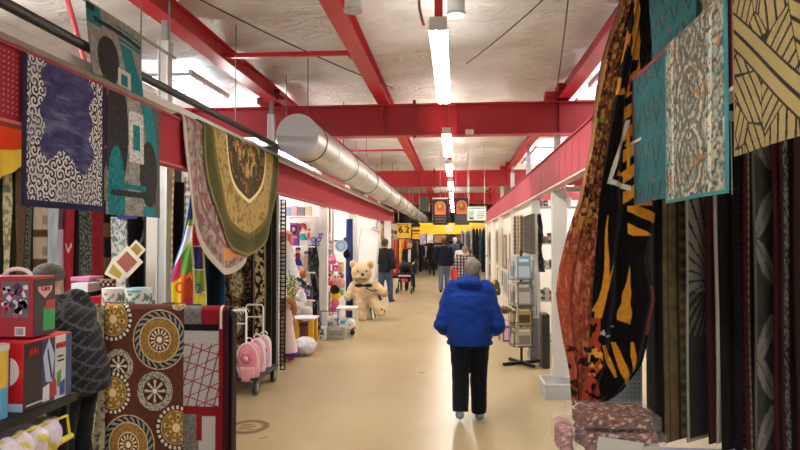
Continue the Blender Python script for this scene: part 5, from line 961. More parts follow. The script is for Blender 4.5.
def wings(px, py, Y, s_, cols, label):
    q = atY(px, py, Y); t = thing('butterfly_toy', label, 'toy', tuple(q), 'butterfly toys'); k = Y/620*s_
    for sx in (-1, 1):
        for sz, w_ in ((1, 1.0), (-1, .75)): obj('wing', MB().ell(q+Vector((sx*2.6*k*w_, 0, sz*2.4*k)), (2.8*k*w_, .012, 2.9*k*w_), cols[0], 16, 8).ell(q+Vector((sx*2.6*k*w_, -.01, sz*2.4*k)), (1.6*k*w_, .012, 1.6*k*w_), cols[1], 12, 8), 'plastic', t)
    obj('body', MB().cap(q-Vector((0, .01, 3*k)), q+Vector((0, -.01, 3*k)), .5*k, .7*k, '#3a2c6a'), 'plastic', t); return t
wings(316, 242, 10.7, 1.0, ('#7a6ac0', '#c8c0ec'), 'violet and white butterfly toy hanging at the column'); wings(320, 236, 10.9, .7, ('#cfcbe0', '#8a7ac8'), 'small pale butterfly toy above the violet one')
def card_pack(px0, px1, py0, py1, Y, cc, c2_, label, face=True):
    a = atY(px0, py0, Y); q = atY(px1, py1, Y); x = (a.x+q.x)/2; w_ = q.x-a.x; h_ = a.z-q.z; t = thing('blister_pack', label, 'toy pack', (x, Y, q.z), 'carded toys in the toy stalls')
    obj('card', MB().box(a.x, q.x, Y, Y+.008, q.z, a.z, cc), 'gloss', t, bevel=.002); obj('header', MB().box(a.x+.01, q.x-.01, Y-.003, Y, a.z-h_*.24, a.z-h_*.05, c2_), 'gloss', t)
    b = MB().loft([((x, Y-.02, q.z+h_*.06), w_*.3, .03), ((x, Y-.03, q.z+h_*.35), w_*.36, .045), ((x, Y-.02, q.z+h_*.62), w_*.25, .03)], c2_, 14); obj('toy', b, 'plastic', t)
    if face: obj('toy_head', MB().ell((x, Y-.03, q.z+h_*.68), (w_*.17, .03, w_*.17), '#e2b49c', 12, 8), 'plastic', t)
    return t
card_pack(321, 334, 240, 254, Yh, '#b4b2b4', '#8f8c98', 'silver grey carded doll hanging by the wooden pole'); card_pack(324, 331, 232, 240, Yh+.05, '#d4c4b8', '#a87a6a', 'small beige carded doll above the silver one')
def handbag(px, py, wpx, hpx, Y, cc, c2_, label):
    s_ = Y/620; q = atY(px, py, Y); w_ = wpx*s_; h_ = hpx*s_; t = thing('toy_handbag', label, 'toy handbag', tuple(q-Vector((0, 0, h_/2))), 'toy handbags in the toy stall')
    blob('bag_body', MB().loft([(q+Vector((0, 0, -h_/2)), w_*.5, .05), (q+Vector((0, 0, -h_*.1)), w_*.52, .06), (q+Vector((0, 0, h_/2)), w_*.40, .035)], cc, 16), .012, 'plastic', t, flat_co(cc, .1)); obj('flap', MB().cbox(q+Vector((0, -.055, h_*.18)), (w_*.7, .012, h_*.42), c2_), 'gloss', t, bevel=.006)
    obj('strap', MB().tube([q+Vector((w_*.38*math.cos(a_), 0, h_*.45+h_*.5*math.sin(a_))) for a_ in [PI*k/12 for k in range(13)]], .010, c2_), 'plastic', t); obj('clasp', MB().ell(q+Vector((0, -.065, 0)), (.02, .01, .02), '#e8dcc0', 10, 6), 'steel', t); return t
handbag(331, 260, 11, 8, Yh, '#d8488a', '#eaa0c0', 'bright pink toy handbag under the silver carded doll'); handbag(336, 268, 8, 7, Yh+.1, '#e46ea4', '#b83a78', 'rose toy handbag overlapping the bright pink one'); handbag(326, 268, 7, 6, Yh-.1, '#c03468', '#e8c0d0', 'dark pink toy handbag left of the rose one')
handbag(329, 277, 8, 7, Yh, '#a01a3c', '#6c1028', 'crimson toy handbag lowest in the pink column')
for a_ in ((323, 328, 255, 264, Yh+.2, '#e8d0da', '#3a6aa8', 'white and blue carded toy left of the pink handbags'), (338, 344, 262, 272, Yh+.3, '#d8d4d0', '#c8a03a', 'white and yellow carded toy right of the rose handbag'), (320, 325, 262, 273, Yh+.25, '#c8c0e0', '#d8486a', 'lilac carded toy beside the column'), (338, 343, 272, 281, Yh+.35, '#b8c8d8', '#4a4a9c', 'pale blue carded toy above the clown plush'), (325, 331, 311, 322, Yh+.1, '#b0483a', '#e8c83a', 'red and yellow carded toy over the clear tote'), (339, 345, 285, 296, Yh+.5, '#d8dcd8', '#6aa85a', 'white and green carded toy right of the clown plush')): card_pack(*a_)
for a_ in ((287, 291, 250, 262, 10.55, '#d0b8c8', '#8a4a7a', 'mauve carded doll hanging behind the lace gown'), (307, 311, 228, 240, 10.58, '#e0d8d0', '#b8483a', 'pale carded doll at the right end of the white shelf'), (285, 289, 232, 244, 10.6, '#c86a6a', '#e8c8b8', 'coral carded doll at the left end of the white shelf'), (290, 295, 276, 287, 10.4, '#6a3a3a', '#c88a7a', 'brown carded doll on the shelf by the green garland'), (304, 310, 284, 296, 10.45, '#d8c8d8', '#7a5a9a', 'lilac carded doll below the toy shoe'), (287, 291, 284, 295, 10.45, '#4a4a50', '#b84a4a', 'dark carded toy beneath the green garland')): card_pack(*a_)
t = thing('plate_toy', 'pale blue round disc toy hanging right of the silver carded doll', 'toy', tuple(atY(341, 246, 11.6))); q = atY(341, 246, 11.6)
obj('disc', MB().cyl(q, q+Vector((0, .02, 0)), .115, n=32, col='#8cb8d8'), 'plastic', t); obj('rim', MB().tube([q+Vector((.11*math.cos(a_), -.005, .11*math.sin(a_))) for a_ in [2*PI*k/28 for k in range(28)]], .010, '#c4dcee', closed=True), 'plastic', t); obj('centre', MB().cyl(q-Vector((0, .006, 0)), q, .06, n=24, col='#b4d0e4'), 'plastic', t)
soft('hanging_toy', 'black bag with a red doll hanging beside the pale blue disc', 'toy', [(347, 254, 4, 5, '#18181c'), (345, 240, 1.8, 3, '#5a4a3c'), (346, 245, 2, 4, '#c02838')], 12.4)
t = soft('plush_clown', 'plush toy with red nose, pink body and yellow collar hanging in the stall', 'plush toy', [(335, 279, 5.5, 5.5, '#e0b4a8'), (331, 283, 4, 3, '#c8283c'), (341, 283, 4.5, 5, '#dca898'), (335, 290, 5, 5, '#2a2226'), (329, 288, 2.4, 4, '#f0ece8'), (336, 296, 5.5, 3.5, '#e8c02c'), (335, 303, 4.5, 5, '#d86a80'), (333, 309, 3.5, 3, '#e03a78')], 11.3, extra=(('eye', 335, 277, .9, .9, '#18181c', .11), ('eye', 338, 277, .9, .9, '#18181c', .11), ('nose', 331, 282, 1.6, 1.6, '#d01c30', .12), ('ear', 342, 276, 2.2, 2.6, '#8a6a60', -.02)))
soft('plush_toy', 'orange and purple plush toys hanging beside the clown', 'plush toy', [(321, 290, 3.4, 4, '#9a7ac0'), (325, 296, 3.4, 4, '#d8783a'), (322, 303, 3.6, 4, '#c85a2c'), (325, 309, 3, 3, '#8c3a5a'), (323, 283, 3, 4, '#5aa0b8')], 11.2)
# clear bag with blue rim, crate, tub, white frame table, teal cup
def pxbox(name, label, cat, px0, px1, py0, Y, dp, colr, m='gloss', bev=.008, py1=None, **k):
    a = atY(px0, py0, Y); q = atY(px1, py0, Y); z0 = 0 if py1 is None else atY(px0, py1, Y).z; o = obj(name, MB().box(a.x, q.x, Y, Y+dp, z0, a.z, colr), m, bevel=bev); meta(o, label, cat, **k); return o, a, q, z0
o, a, q, z0 = pxbox('toy_crate', 'grey white cardboard crate with printed lines on the floor', 'crate', 327, 345, 327, 10.85, .45, '#aca99f')
obj('print_line', MB().box(a.x+.06, q.x-.05, 10.845, 10.85, .12, .13, '#6a6862').box(a.x+.06, q.x-.05, 10.845, 10.85, .08, .09, '#6a6862').box(a.x+.04, q.x-.08, 10.845, 10.85, .17, .18, '#e0ddd6'), 'paint', o)
o, a, q, z0 = pxbox('toy_bucket', 'white box with yellow and blue print on the floor by the crate', 'box', 313, 325, 327.5, 10.7, .3, '#d8dad8')
b = MB(); rr = random.Random(9)
for k in range(14): b.cbox((rr.uniform(a.x+.03, q.x-.03), 10.697, rr.uniform(.04, a.z-.04)), (rr.uniform(.02, .06), .003, rr.uniform(.02, .06)), rr.choice(['#e8b020', '#3a9ac8', '#3a8a5a', '#2a2a30', '#e07a2c']), ry=rr.uniform(-1, 1))
obj('picture_print', b, 'gloss', o)
t = thing('clear_tote', 'clear tote with blue rim full of white toys on the grey crate', 'tote', (atY(331, 326, 10.9).x, 11, .2)); z = atY(331, 327, 10.85).z; a = atY(321, 311, 10.9); q = atY(338, 311, 10.9)
blob('contents', MB().ell(((a.x+q.x)/2-.06, 11.02, z+.09), (.11, .1, .09)).ell(((a.x+q.x)/2+.07, 11.02, z+.10), (.10, .1, .10)), .014, 'plush', t, lambda co: mix('#e6e4e2', '#9aa0b0', (noise(co[:, 0]*15+50, co[:, 2]*15+50, 3, 2) > .58).astype(float)), disp=.01)
obj('tote_film', MB().box(a.x, q.x, 10.9, 11.15, z, a.z, '#dfe4f0'), 'wrap', t, material=BAG, bevel=.02); obj('rim', MB().tube([(a.x, 10.9, z+.02), (a.x, 10.9, a.z), (q.x, 10.9, a.z), (q.x, 10.9, z+.02)], .012, '#2a3fa8').tube([(a.x, 11.15, a.z), (q.x, 11.15, a.z)], .01, '#2a3fa8'), 'plastic', t)
Yw = 11.7; a = atY(334, 308, Yw); q = atY(355, 308, Yw)
t = thing('play_table', 'small white framed play table with orange corner pieces', 'table', ((a.x+q.x)/2, Yw+.2, 0)); obj('tabletop', MB().box(a.x, q.x, Yw, Yw+.45, a.z-.03, a.z, '#efeae6'), 'plastic', t, bevel=.01)
for x_, y_ in ((a.x+.03, Yw+.02), (q.x-.03, Yw+.02), (a.x+.03, Yw+.42), (q.x-.03, Yw+.42)): obj('leg', MB().box(x_-.02, x_+.02, y_-.02, y_+.02, 0, a.z-.03, '#e8e2de'), 'plastic', t, bevel=.004)
obj('corner_piece', MB().box(q.x-.16, q.x-.05, Yw-.01, Yw+.0, a.z-.05, a.z-.025, '#e08a3c'), 'plastic', t)
Yc_ = 11.3; q = on(2, 0, 350, 333.5); t = thing('toy_truck', 'blue and white toy truck with red base on the floor', 'toy', (q.x, Yc_, 0)); s = .018
obj('truck_body', MB().box(q.x-.16, q.x+.02, Yc_+.05, Yc_+.25, .14, .26, '#3aa0c8').box(q.x-.16, q.x+.1, Yc_+.05, Yc_+.25, .08, .14, '#b03a34'), 'plastic', t, bevel=.015); obj('roll', MB().cyl((q.x+.02, Yc_, .19), (q.x+.02, Yc_+.26, .19), .085, n=24, col='#eceae6').cyl((q.x+.02, Yc_-.005, .19), (q.x+.02, Yc_, .19), .03, n=16, col='#7ab4c8'), 'plastic', t)
for x_ in (-.10, .08): obj('wheel', MB().cyl((q.x+x_, Yc_+.02, .045), (q.x+x_, Yc_+.06, .045), .045, n=18, col='#1a1a1c'), 'plastic', t)
# ---------------- teddy bear
Yb = 13.6; s = Yb/620; FUR, FUR2 = '#ae9470', '#cfb894'
t = thing('teddy_bear', 'giant tan teddy bear with a dark bow sitting on a black stool', 'teddy bear', (atY(365, 320, Yb).x, Yb, 0)); g = lambda px, py, dy=0: atY(px, py, Yb-dy)
b = MB().ell(g(361.5, 273), (10.5*s, 9*s, 10.5*s)).ell(g(362, 277, .12), (5.5*s, 5*s, 4.5*s)).ell(g(353, 264.5), (4*s, 2.5*s, 4*s)).ell(g(370.5, 265), (4*s, 2.5*s, 4*s)).ell(g(365, 295), (13*s, 10*s, 14*s)).ell(g(365, 301), (11.5*s, 9.5*s, 8*s))
b.cap(g(354, 286), g(348, 297, .12), 5.2*s, 4.6*s).cap(g(376, 286), g(384, 293, .12), 5*s, 4.4*s).cap(g(361, 301, .1), g(361.5, 317, .22), 6.2*s, 5.2*s).cap(g(374, 302, .1), g(380.5, 312, .32), 6*s, 5.2*s)
blob('bear_body', b, .02, 'plush', t, lambda co: mix(FUR, FUR2, noise(co[:, 0]*16+90, co[:, 2]*16+90, 3)), disp=.02)
obj('nose', MB().ell(g(362.5, 274.5, .25), (1.9*s, 1.2*s, 1.4*s), '#2a1c16', 14, 8), 'gloss', t)
for px in (358, 366.5): obj('eye', MB().ell(g(px, 271, .18), (.9*s, .6*s, 1.0*s), '#1a1210', 12, 8), 'gloss', t)
for px in (353, 370.5): obj('inner_ear', MB().ell(g(px, 265, .05), (2.2*s, .8*s, 2.2*s), '#b88c5c', 12, 8), 'plush', t)
obj('mouth', MB().tube([g(359, 278.5, .23), g(362.5, 279.5, .25), g(366, 278.5, .23)], .007, '#3a261c', n=6), 'plush', t)
obj('bow', MB().ell(g(359, 285.5, .26), (4.5*s, 1.2*s, 2*s), '#2c2622', 14, 8).ell(g(368, 285.5, .26), (4.5*s, 1.2*s, 2*s), '#2c2622', 14, 8).ell(g(363.5, 285.5, .28), (1.4*s, 1.4*s, 1.4*s), '#2c2622', 12, 8).tube([g(366, 288, .25), g(372, 291, .22), g(377, 290, .2)], .012, '#2c2622'), 'cloth', t, label='dark bow and ribbon')
obj('paw_pad', MB().ell(g(382, 312.5, .46), (3.0*s, 1*s, 3.2*s), '#dcbd92', 14, 8).ell(g(382, 309.5, .50), (.9*s, .5*s, .9*s), '#3a261c', 10, 6).ell(g(384.5, 311, .50), (.8*s, .5*s, .8*s), '#3a261c', 10, 6), 'plush', t)
t = thing('stool', 'black stool under the giant teddy bear', 'stool', (g(366, 320).x, Yb, 0)); obj('seat', MB().cyl((g(366, 320).x, Yb+.12, .38), (g(366, 320).x, Yb+.12, .43), .2, n=24, col='#1a1a1e'), 'plastic', t)
for an in (.6, 2.2, 3.8, 5.4): obj('leg', MB().cyl((g(366, 320).x+.12*math.cos(an), Yb+.12+.12*math.sin(an), .38), (g(366, 320).x+.22*math.cos(an), Yb+.12+.22*math.sin(an), 0), .013, n=8, col='#1a1a1e'), 'steel', t)
# mattress, navy roll, panels beyond
Ym = 14.02; a = atY(352, 226, Ym); q = atY(376, 226, Ym); M = Matrix.Translation(((a.x+q.x)/2, Ym, 0)) @ Matrix.Rotation(.10, 4, 'Y') @ Matrix.Rotation(-.06, 4, 'X'); W_ = (q.x-a.x)*.80
t = thing('mattress', 'white mattress standing on end behind the teddy bear', 'mattress', ((a.x+q.x)/2, Ym, 0)); obj('core', MB().box(-W_/2-.06, W_/2-.06, -.09, .09, .03, a.z-.05, '#e9e6e0', M), 'cloth', t, bevel=.03); b = MB()
for zz in (-.088, .088): b.tube([M @ Vector(p_) for p_ in ((-W_/2-.06, zz, .05), (W_/2-.06, zz, .05), (W_/2-.06, zz, a.z-.07), (-W_/2-.06, zz, a.z-.07))], .010, '#c9c6c0', closed=True)
obj('piping', b, 'cloth', t)
t = thing('fabric_roll', 'navy blue rolled fabric standing left of the mattress', 'fabric roll', (atY(351, 240, 13.95).x, 13.95, 0)); q = atY(349.5, 219, 13.95); obj('roll', MB().cyl((q.x, 13.95, 0), (q.x, 13.95, q.z), .085, .075, 20, '#1c2c5a'), 'cloth', t); obj('roll_core', MB().cyl((q.x, 13.95, q.z), (q.x, 13.95, q.z+.02), .03, n=12, col='#c8b898'), 'paint', t)
for px0, px1, py, Y, l, cc in ((356, 373, 219, 17.2, 'wide white display board behind the mattress', '#f0eee9'), (384, 391, 221, 19.3, 'narrow white door panel left of the stroller pusher', '#f4f2ee')):
    a = atY(px0, py, Y); q = atY(px1, py, Y); t = thing('display_board', l, 'board', ((a.x+q.x)/2, Y, 0)); obj('board', MB().box(a.x, q.x, Y, Y+.05, 0, a.z, cc), 'paint', t); obj('edge_strip', MB().box(a.x-.02, a.x, Y-.005, Y+.055, 0, a.z, '#3a3a3c'), 'paint', t)
t = thing('desk_fan', 'grey round wall fan on the board behind the black jacket man', 'fan', tuple(atY(374, 232, 17.0))); q = atY(374, 232, 17.0)
b = MB()
for r in (.05, .09, .13): b.tube([(q.x+r*math.cos(an), 17.0, q.z+r*math.sin(an)) for an in [2*PI*k/24 for k in range(24)]], .006, '#6a6c70', closed=True)
obj('cage', b, 'steel', t); obj('hub', MB().cyl((q.x, 16.98, q.z), (q.x, 17.12, q.z), .04, n=16, col='#55585c'), 'plastic', t)
for k in range(4): an = k*PI/2+.4; obj('blade', MB().cbox((q.x+.07*math.cos(an), 17.02, q.z+.07*math.sin(an)), (.09, .008, .05), '#8c9096', ry=-an), 'plastic', t)

# ================================================================== HANGING SIGNS
def hang(name, label, px0, px1, py0, py1, Y, fn, wires=2, nu=60, nv=90, cat='sign'):
    a = atY(px0, py0, Y); q = atY(px1, py1, Y); t = thing(name, label, cat, ((a.x+q.x)/2, Y, q.z))
    sheet('sign_face', lambda u, v: (a.x+(q.x-a.x)*u, Y+0*u, a.z-(a.z-q.z)*v), nu, nv, .012, fn, m='paint', back='#2a2422', parent=t)
    for k in range(wires): x = a.x+(q.x-a.x)*(.5 if wires == 1 else .1+.8*k/(wires-1)); obj('hang_wire', MB().cyl((x, Y+.006, a.z), (x, Y+.006, 4.05), .005, n=6, col='#c8c4bc'), 'steel', t)
    return t, a, q
def banner(tone):
    def f(u, v):
        B = np.broadcast_to(A('#1a1012'), u.shape+(3,)).copy(); x = (u-.5)*1.0; y = v*1.7; ar = (np.abs(x) < .38) & (y > .16) & (y < 1.02) & ((y > .50) | (x**2+(y-.52)**2 < .38**2)); B[ar] = A('#d8603c')
        ri = ar & ~((np.abs(x) < .33) & ((y > .52) | (x**2+(y-.52)**2 < .33**2)) & (y < .98)); B[ri] = A('#e08a5c'); B[(x**2+((y-.52)/1.1)**2 < .24**2)] = A('#8a6a24'); B[((x+.03)**2+((y-.46)/1.2)**2 < .12**2)] = A('#c8a040'); B[ar & (y > .84)] = A('#e0803c')
        for yy, w_ in ((1.13, .4), (1.27, .34), (1.36, .38), (1.52, .36)): B[(np.abs(y-yy) < .022) & (np.abs(x) < w_) & (np.sin(x*60+yy*9) > -.5)] = A('#8a7a70')
        if tone: B[(y > 1.08)] = B[(y > 1.08)]*.5+A('#5a5262')*.6
        return B
    return f
t, a, q = hang('hanging_banner', 'black hanging banner with an orange arch emblem, left one of two', 433, 447.5, 199, 225, 16, banner(0), 1); obj('top_rail', MB().box(a.x-.02, q.x+.02, 15.98, 16.02, a.z, a.z+.03, '#c8c4bc'), 'steel', t)
t, a, q = hang('hanging_banner', 'black hanging banner with an orange arch emblem beside the white sign', 454.5, 469, 198, 225, 16.4, banner(1), 2)
def wsign(u, v):
    B = np.broadcast_to(A('#dfe8e2'), u.shape+(3,)).copy(); e = (u < .04) | (u > .96) | (v < .05) | (v > .95); B[e] = A('#8ab89a'); m = (u > .08) & (u < .36) & (v > .28) & (v < .85); C = mix('#7ab48c', '#c4dcc8', noise(u*12, v*12, 3)); B[m] = C[m]
    for yy in (.13,): B[(np.abs(v-yy) < .05) & (np.abs(u-.5) < .4) & (np.sin(u*70) > -.4)] = A('#3a5a48')
    for yy in (.36, .50, .64, .78): B[(np.abs(v-yy) < .035) & (u > .5) & (u < .88) & (np.sin(u*90+yy*20) > -.5)] = A('#5a7080')
    B[(np.abs(v-.82) < .05) & (u > .14) & (u < .32)] = A('#2a3a34'); return B
hang('hanging_sign', 'white and green hanging notice sign in front of the right fascia end', 467, 486.5, 206.5, 221, 15, wsign, 2)
def ysign(u, v): B = mix('#d9a818', '#ecc83a', noise(u*4, v*4, 3)); return B
t, a, q = hang('hanging_sign', 'yellow sign with black characters over the stroller pusher', 397, 411, 223, 238, 19.8, ysign, 2)
text('lettering', '6.2', .30, ((a.x+q.x)/2, 19.78, (a.z+q.z)/2+.02), RF, '#1a1408', t)
b = MB(); [b.cbox((a.x+.06+i*.09, 19.785, a.z-.06), (.05, .004, .04), '#7a5c10') for i in range(4)]; obj('small_print', b, 'paint', t)
t, a, q = hang('hanging_sign', 'smaller yellow and black sign right of the numbered yellow sign', 412, 420, 224, 239, 20.2, lambda u, v: np.where((v < .2)[..., None], A('#14100c'), np.where((np.abs(v-.45) < .05)[..., None], A('#4a3a10'), np.where((np.abs(v-.65) < .03)[..., None], A('#4a3a10'), ysign(u, v)))), 2)
t, a, q = hang('long_banner', 'long yellow banner stretched across the far aisle', 419, 492, 223, 234, 27, lambda u, v: np.where(((np.abs(v-.5) < .3) & (np.abs(u-.42) < .05))[..., None], A('#d8b8a0'), mix('#d8a60c', '#f0c828', noise(u*9, v*3, 3))), 4, nu=90, nv=14, cat='banner')
for px0, px1, py0, py1, Y, cc, l in ((420, 426, 234, 244, 28, '#c8b4dc', 'lilac white poster under the long yellow banner'), (427, 433, 234, 243, 30, '#f0eef0', 'plain white poster far down the aisle'), (434, 446, 235, 243, 31, '#b8845c', 'brown picture poster far down the aisle'), (449, 456, 235, 241, 29, '#1a1614', 'black framed sign under the yellow banner'), (457, 461, 235, 241, 30, '#7a2a24', 'dark red poster right of the black framed sign')):
    hang('poster', l, px0, px1, py0, py1, Y, (lambda cc: lambda u, v: mix(cc, '#6a6470', .5*(noise(u*5+px0, v*5, 3, 2) > .62)))(cc), 2, nu=16, nv=16, cat='poster')
t = thing('vent_box', 'dark green grey ceiling unit behind the far end of the duct', 'ceiling unit', (atY(422, 200, 26).x, 26, 2.9)); a = atY(419, 197, 26); q = atY(429, 211, 26); obj('housing', MB().box(a.x, q.x, 26, 27, q.z, a.z, '#4f5f55'), 'paint', t, bevel=.02); obj('hanger_rod', MB().cyl((a.x+.1, 26.2, a.z), (a.x+.1, 26.2, 4.05), .01, n=6, col='#555555'), 'steel', t)

# ================================================================== RIGHT HAND STALLS
struct('wall_partition', MB().box(XR+.12, 6.8, 11.9, 11.96, 0, 2.5, '#ece9e2'), 'paint')
struct('fascia_beam', MB().box(XR+.06, 6.8, 13.0, 13.06, 2.36, 2.75, '#b8434e'), 'gloss')
struct('fascia_beam', MB().box(XR+.06, 6.8, 8.0, 8.06, 2.80, 2.84, '#d8d4cc'), 'paint')
# display boards along the aisle
for y0, y1, l, cc in ((13.0, 15.9, 'cream display board with oval mirror along the right aisle', '#e2ddd0'), (16.1, 19.2, 'cream display board with framed panel farther along the right aisle', '#ddd7c8'), (19.5, 23.2, 'cream display board at the far end of the right fascia', '#d5cfbf')):
    t = thing('display_board', l, 'board', (XR+.03, (y0+y1)/2, 0)); obj('board', MB().box(XR+.06, XR+.11, y0+.25, y1-.25, .05, 2.30, cc), 'paint', t); obj('top_trim', MB().box(XR+.055, XR+.12, y0+.2, y1-.2, 2.28, 2.34, '#c9c0ac'), 'paint', t)
    obj('foot', MB().box(XR+.055, XR+.3, y0+.3, y0+.36, 0, .05, '#8a8478'), 'paint', t); obj('foot', MB().box(XR+.055, XR+.3, y1-.36, y1-.3, 0, .05, '#8a8478'), 'paint', t)
def xpic(px0, px1, py0, py1, cc, fr, label, X=XR+.058, oval_=False, name='framed_picture', cat='picture'):
    a = atX(px0, py0, X); q = atX(px1, py1, X); y0, y1 = sorted((a.y, q.y)); zt = atX(px1, py0, X).z; zb_ = atX(px1, py1, X).z; t = thing(name, label, cat, (X, (y0+y1)/2, zb_))
    if oval_:
        b = MB(); vs = []; n = 28
        for x in (X, X-.02): vs += [(x, (y0+y1)/2+(y1-y0)/2*math.cos(2*PI*i/n), (zt+zb_)/2+(zt-zb_)/2*math.sin(2*PI*i/n)) for i in range(n)]
        b.add(vs, [tuple(range(n)), tuple(range(n, 2*n))[::-1]]+[(i, n+i, n+(i+1) % n, (i+1) % n) for i in range(n)], cc); obj('panel', b, 'gloss', t)
        obj('frame', MB().tube([(X-.02, (y0+y1)/2+(y1-y0)/2*math.cos(2*PI*i/n), (zt+zb_)/2+(zt-zb_)/2*math.sin(2*PI*i/n)) for i in range(n)], .02, fr, closed=True), 'wood', t)
    else:
        obj('panel', MB().box(X-.015, X, y0, y1, zb_, zt, cc), 'gloss', t); b = MB()
        for (u0, u1, w0, w1) in ((y0-.03, y0+.03, zb_, zt), (y1-.03, y1+.03, zb_, zt), (y0, y1, zb_-.03, zb_+.03), (y0, y1, zt-.03, zt+.03)): b.box(X-.03, X-.005, u0, u1, w0, w1, fr)
        obj('frame', b, 'wood', t)
    return t
xpic(489.5, 494, 231, 262, '#55645a', '#8a8270', 'tall dark oval mirror on the far cream board', oval_=True, name='oval_mirror', cat='mirror')
xpic(497, 503, 229, 266, '#6e6a58', '#b8a888', 'framed brown and grey panel on the cream board', name='framed_print', cat='print')
xpic(504, 507, 236, 268, '#b0a890', '#8a8474', 'narrow pale framed print beside the nearer column')
for a_ in ((498, 503, 272, 284, '#c8c4b8', '#6a5c48', 'small pale framed print low on the cream board'), (504, 508.5, 274, 296, '#8c9aa0', '#d0c8b4', 'blue grey framed print beside the yellow flowers'), (490, 494, 268, 278, '#a89070', '#5a4c3a', 'tan framed print under the oval mirror'), (510, 513, 232, 262, '#7a5c44', '#c8b898', 'narrow brown framed print next to the beige board')): xpic(*a_)
t = thing('display_board', 'beige board with wire grid and hanging goods nearest the magazine rack', 'board', (XR+.05, 10.2, 0)); ya, yb2 = atX(534.5, 220, XR+.05).y, atX(513, 220, XR+.05).y
obj('board', MB().box(XR+.03, XR+.08, ya, yb2, .05, 2.33, '#ddd6c6'), 'paint', t); obj('foot', MB().box(XR-.05, XR+.15, ya+.1, ya+.16, 0, .05, '#8a8478'), 'paint', t); obj('foot', MB().box(XR-.05, XR+.15, yb2-.16, yb2-.1, 0, .05, '#8a8478'), 'paint', t)
obj('end_post', MB().box(XR-.0, XR+.12, ya-.10, ya, 0, 2.34, '#e8e6e0'), 'paint', t)
g0, g1 = atX(533.5, 220, XR).y, atX(523.5, 220, XR).y; zt = atX(533, 214, XR).z; z0 = atX(533, 254, XR).z; b = MB()
for i in range(9): y = g0+(g1-g0)*i/8; b.cyl((XR-.01, y, z0), (XR-.01, y, zt), .006, n=6, col='#2a2622')
for i in range(15): z = z0+(zt-z0)*i/14; b.cyl((XR-.01, g0, z), (XR-.01, g1, z), .006, n=6, col='#2a2622')
t = thing('gridwall_panel', 'black wire grid panel hung on the beige board', 'grid panel', (XR-.01, (g0+g1)/2, z0)); obj('wire_grid', b, 'paint', t); obj('backing', MB().box(XR+.0, XR+.025, g0, g1, z0, zt, '#8a7a62'), 'cloth', t)
for k, (px, cc, l) in enumerate(((521.5, '#6a4a34', 'brown hanging string of goods on the beige board'), (518, '#a08a66', 'tan hanging string of goods left of the brown one'), (515, '#5a5650', 'dark hanging string of goods by the far edge of the beige board'))):
    q0, q1 = atX(px, 216, XR-.03), atX(px, 254, XR-.03); b = MB(); m_ = 10
    t = thing('hanging_goods', l, 'hanging goods', tuple(q1)); obj('string', MB().cyl(q0, q1, .006, n=6, col='#3a342c'), 'paint', t)
    for i in range(m_): p_ = q0.lerp(q1, (i+.5)/m_); obj('bead', MB().ell(p_, (.03, .06, .05), cc, 10, 6), 'plastic', t)
# stall interior behind the white column
shelf_unit('wall_shelf', 'white open shelves inside the stall behind the white column', 538, 606, (206, 243, 268, 300, 340), 9.7, .35, '#b4b0a6', zt=2.45)
ITEMS = [(540, 232, 243, '#2e2c30', 'black tall bag', 3.5), (545.5, 236, 243, '#b8b4aa', 'grey tin', 2), (568, 233, 243, '#e0dcd2', 'white jar', 2), (573, 230, 243, '#d2ccc0', 'cream box', 2.2), (579, 235, 243, '#4a4038', 'brown pot', 2), (541, 256, 268, '#3a3c42', 'dark grey purse', 3), (547, 259, 268, '#dcd8d0', 'white carton', 2.4), (568, 258, 268, '#2c2a2c', 'black pot', 2.2), (574, 260, 268, '#c8c4bc', 'silver bowl', 2.5), (541, 288, 300, '#6a5c4c', 'brown pack', 3), (547, 286, 300, '#c0bcb2', 'pale pack', 2.5), (567, 289, 300, '#6a6c72', 'grey tin box', 2.4), (541, 326, 340, '#4a3a34', 'dark brown case', 3), (547, 330, 340, '#d8d2c6', 'cream case', 2.5), (541, 198, 206, '#8a8c90', 'steel kettle', 2.4), (569, 196, 206, '#bcb4a6', 'beige carton', 2.4), (549.5, 231, 243, '#6a3a34', 'maroon carton', 1.8), (544.5, 259, 268, '#8a7a5a', 'tan carton', 1.4), (544, 290, 300, '#2c3a4a', 'navy carton', 1.3), (550, 289, 300, '#8a3c34', 'red carton', 1.4), (546, 199, 206, '#4a4038', 'dark carton', 2), (551, 259, 268, '#4a5a54', 'green jar', 1.4)]
rowname = {206: 'top', 243: 'second', 268: 'third', 300: 'fourth', 340: 'fifth'}
for px, py0, py1, cc, l, hw in ITEMS:
    Y = 9.75; a = atY(px-hw, py0, Y); q = atY(px+hw, py0, Y); z = atY(px, py1, 9.7).z; t = thing('shelf_item', f'{l} on the {rowname[py1]} white shelf behind the white column', 'shelf item', ((a.x+q.x)/2, Y+.06, z))
    h_ = a.z-z; r_ = (q.x-a.x)/2; x_ = (a.x+q.x)/2
    if any(w_ in l for w_ in ('jar', 'pot', 'tin', 'bowl', 'kettle')) and 'box' not in l: obj('body', MB().loft([((x_, Y+.08, z), r_*.7, r_*.7), ((x_, Y+.08, z+h_*.3), r_, r_), ((x_, Y+.08, z+h_*.8), r_*.85, r_*.85)], cc, 20), 'gloss', t); obj('lid', MB().cyl((x_, Y+.08, z+h_*.8), (x_, Y+.08, z+h_), r_*.7, r_*.3, 16, '#8a857c'), 'gloss', t)
    else: obj('body', MB().box(a.x, q.x, Y, Y+.12, z, z+h_*.85, cc), 'gloss', t, bevel=.008); obj('label', MB().box(a.x+.01, q.x-.01, Y-.002, Y, z+h_*.25, z+h_*.55, '#b8b0a4'), 'paint', t)
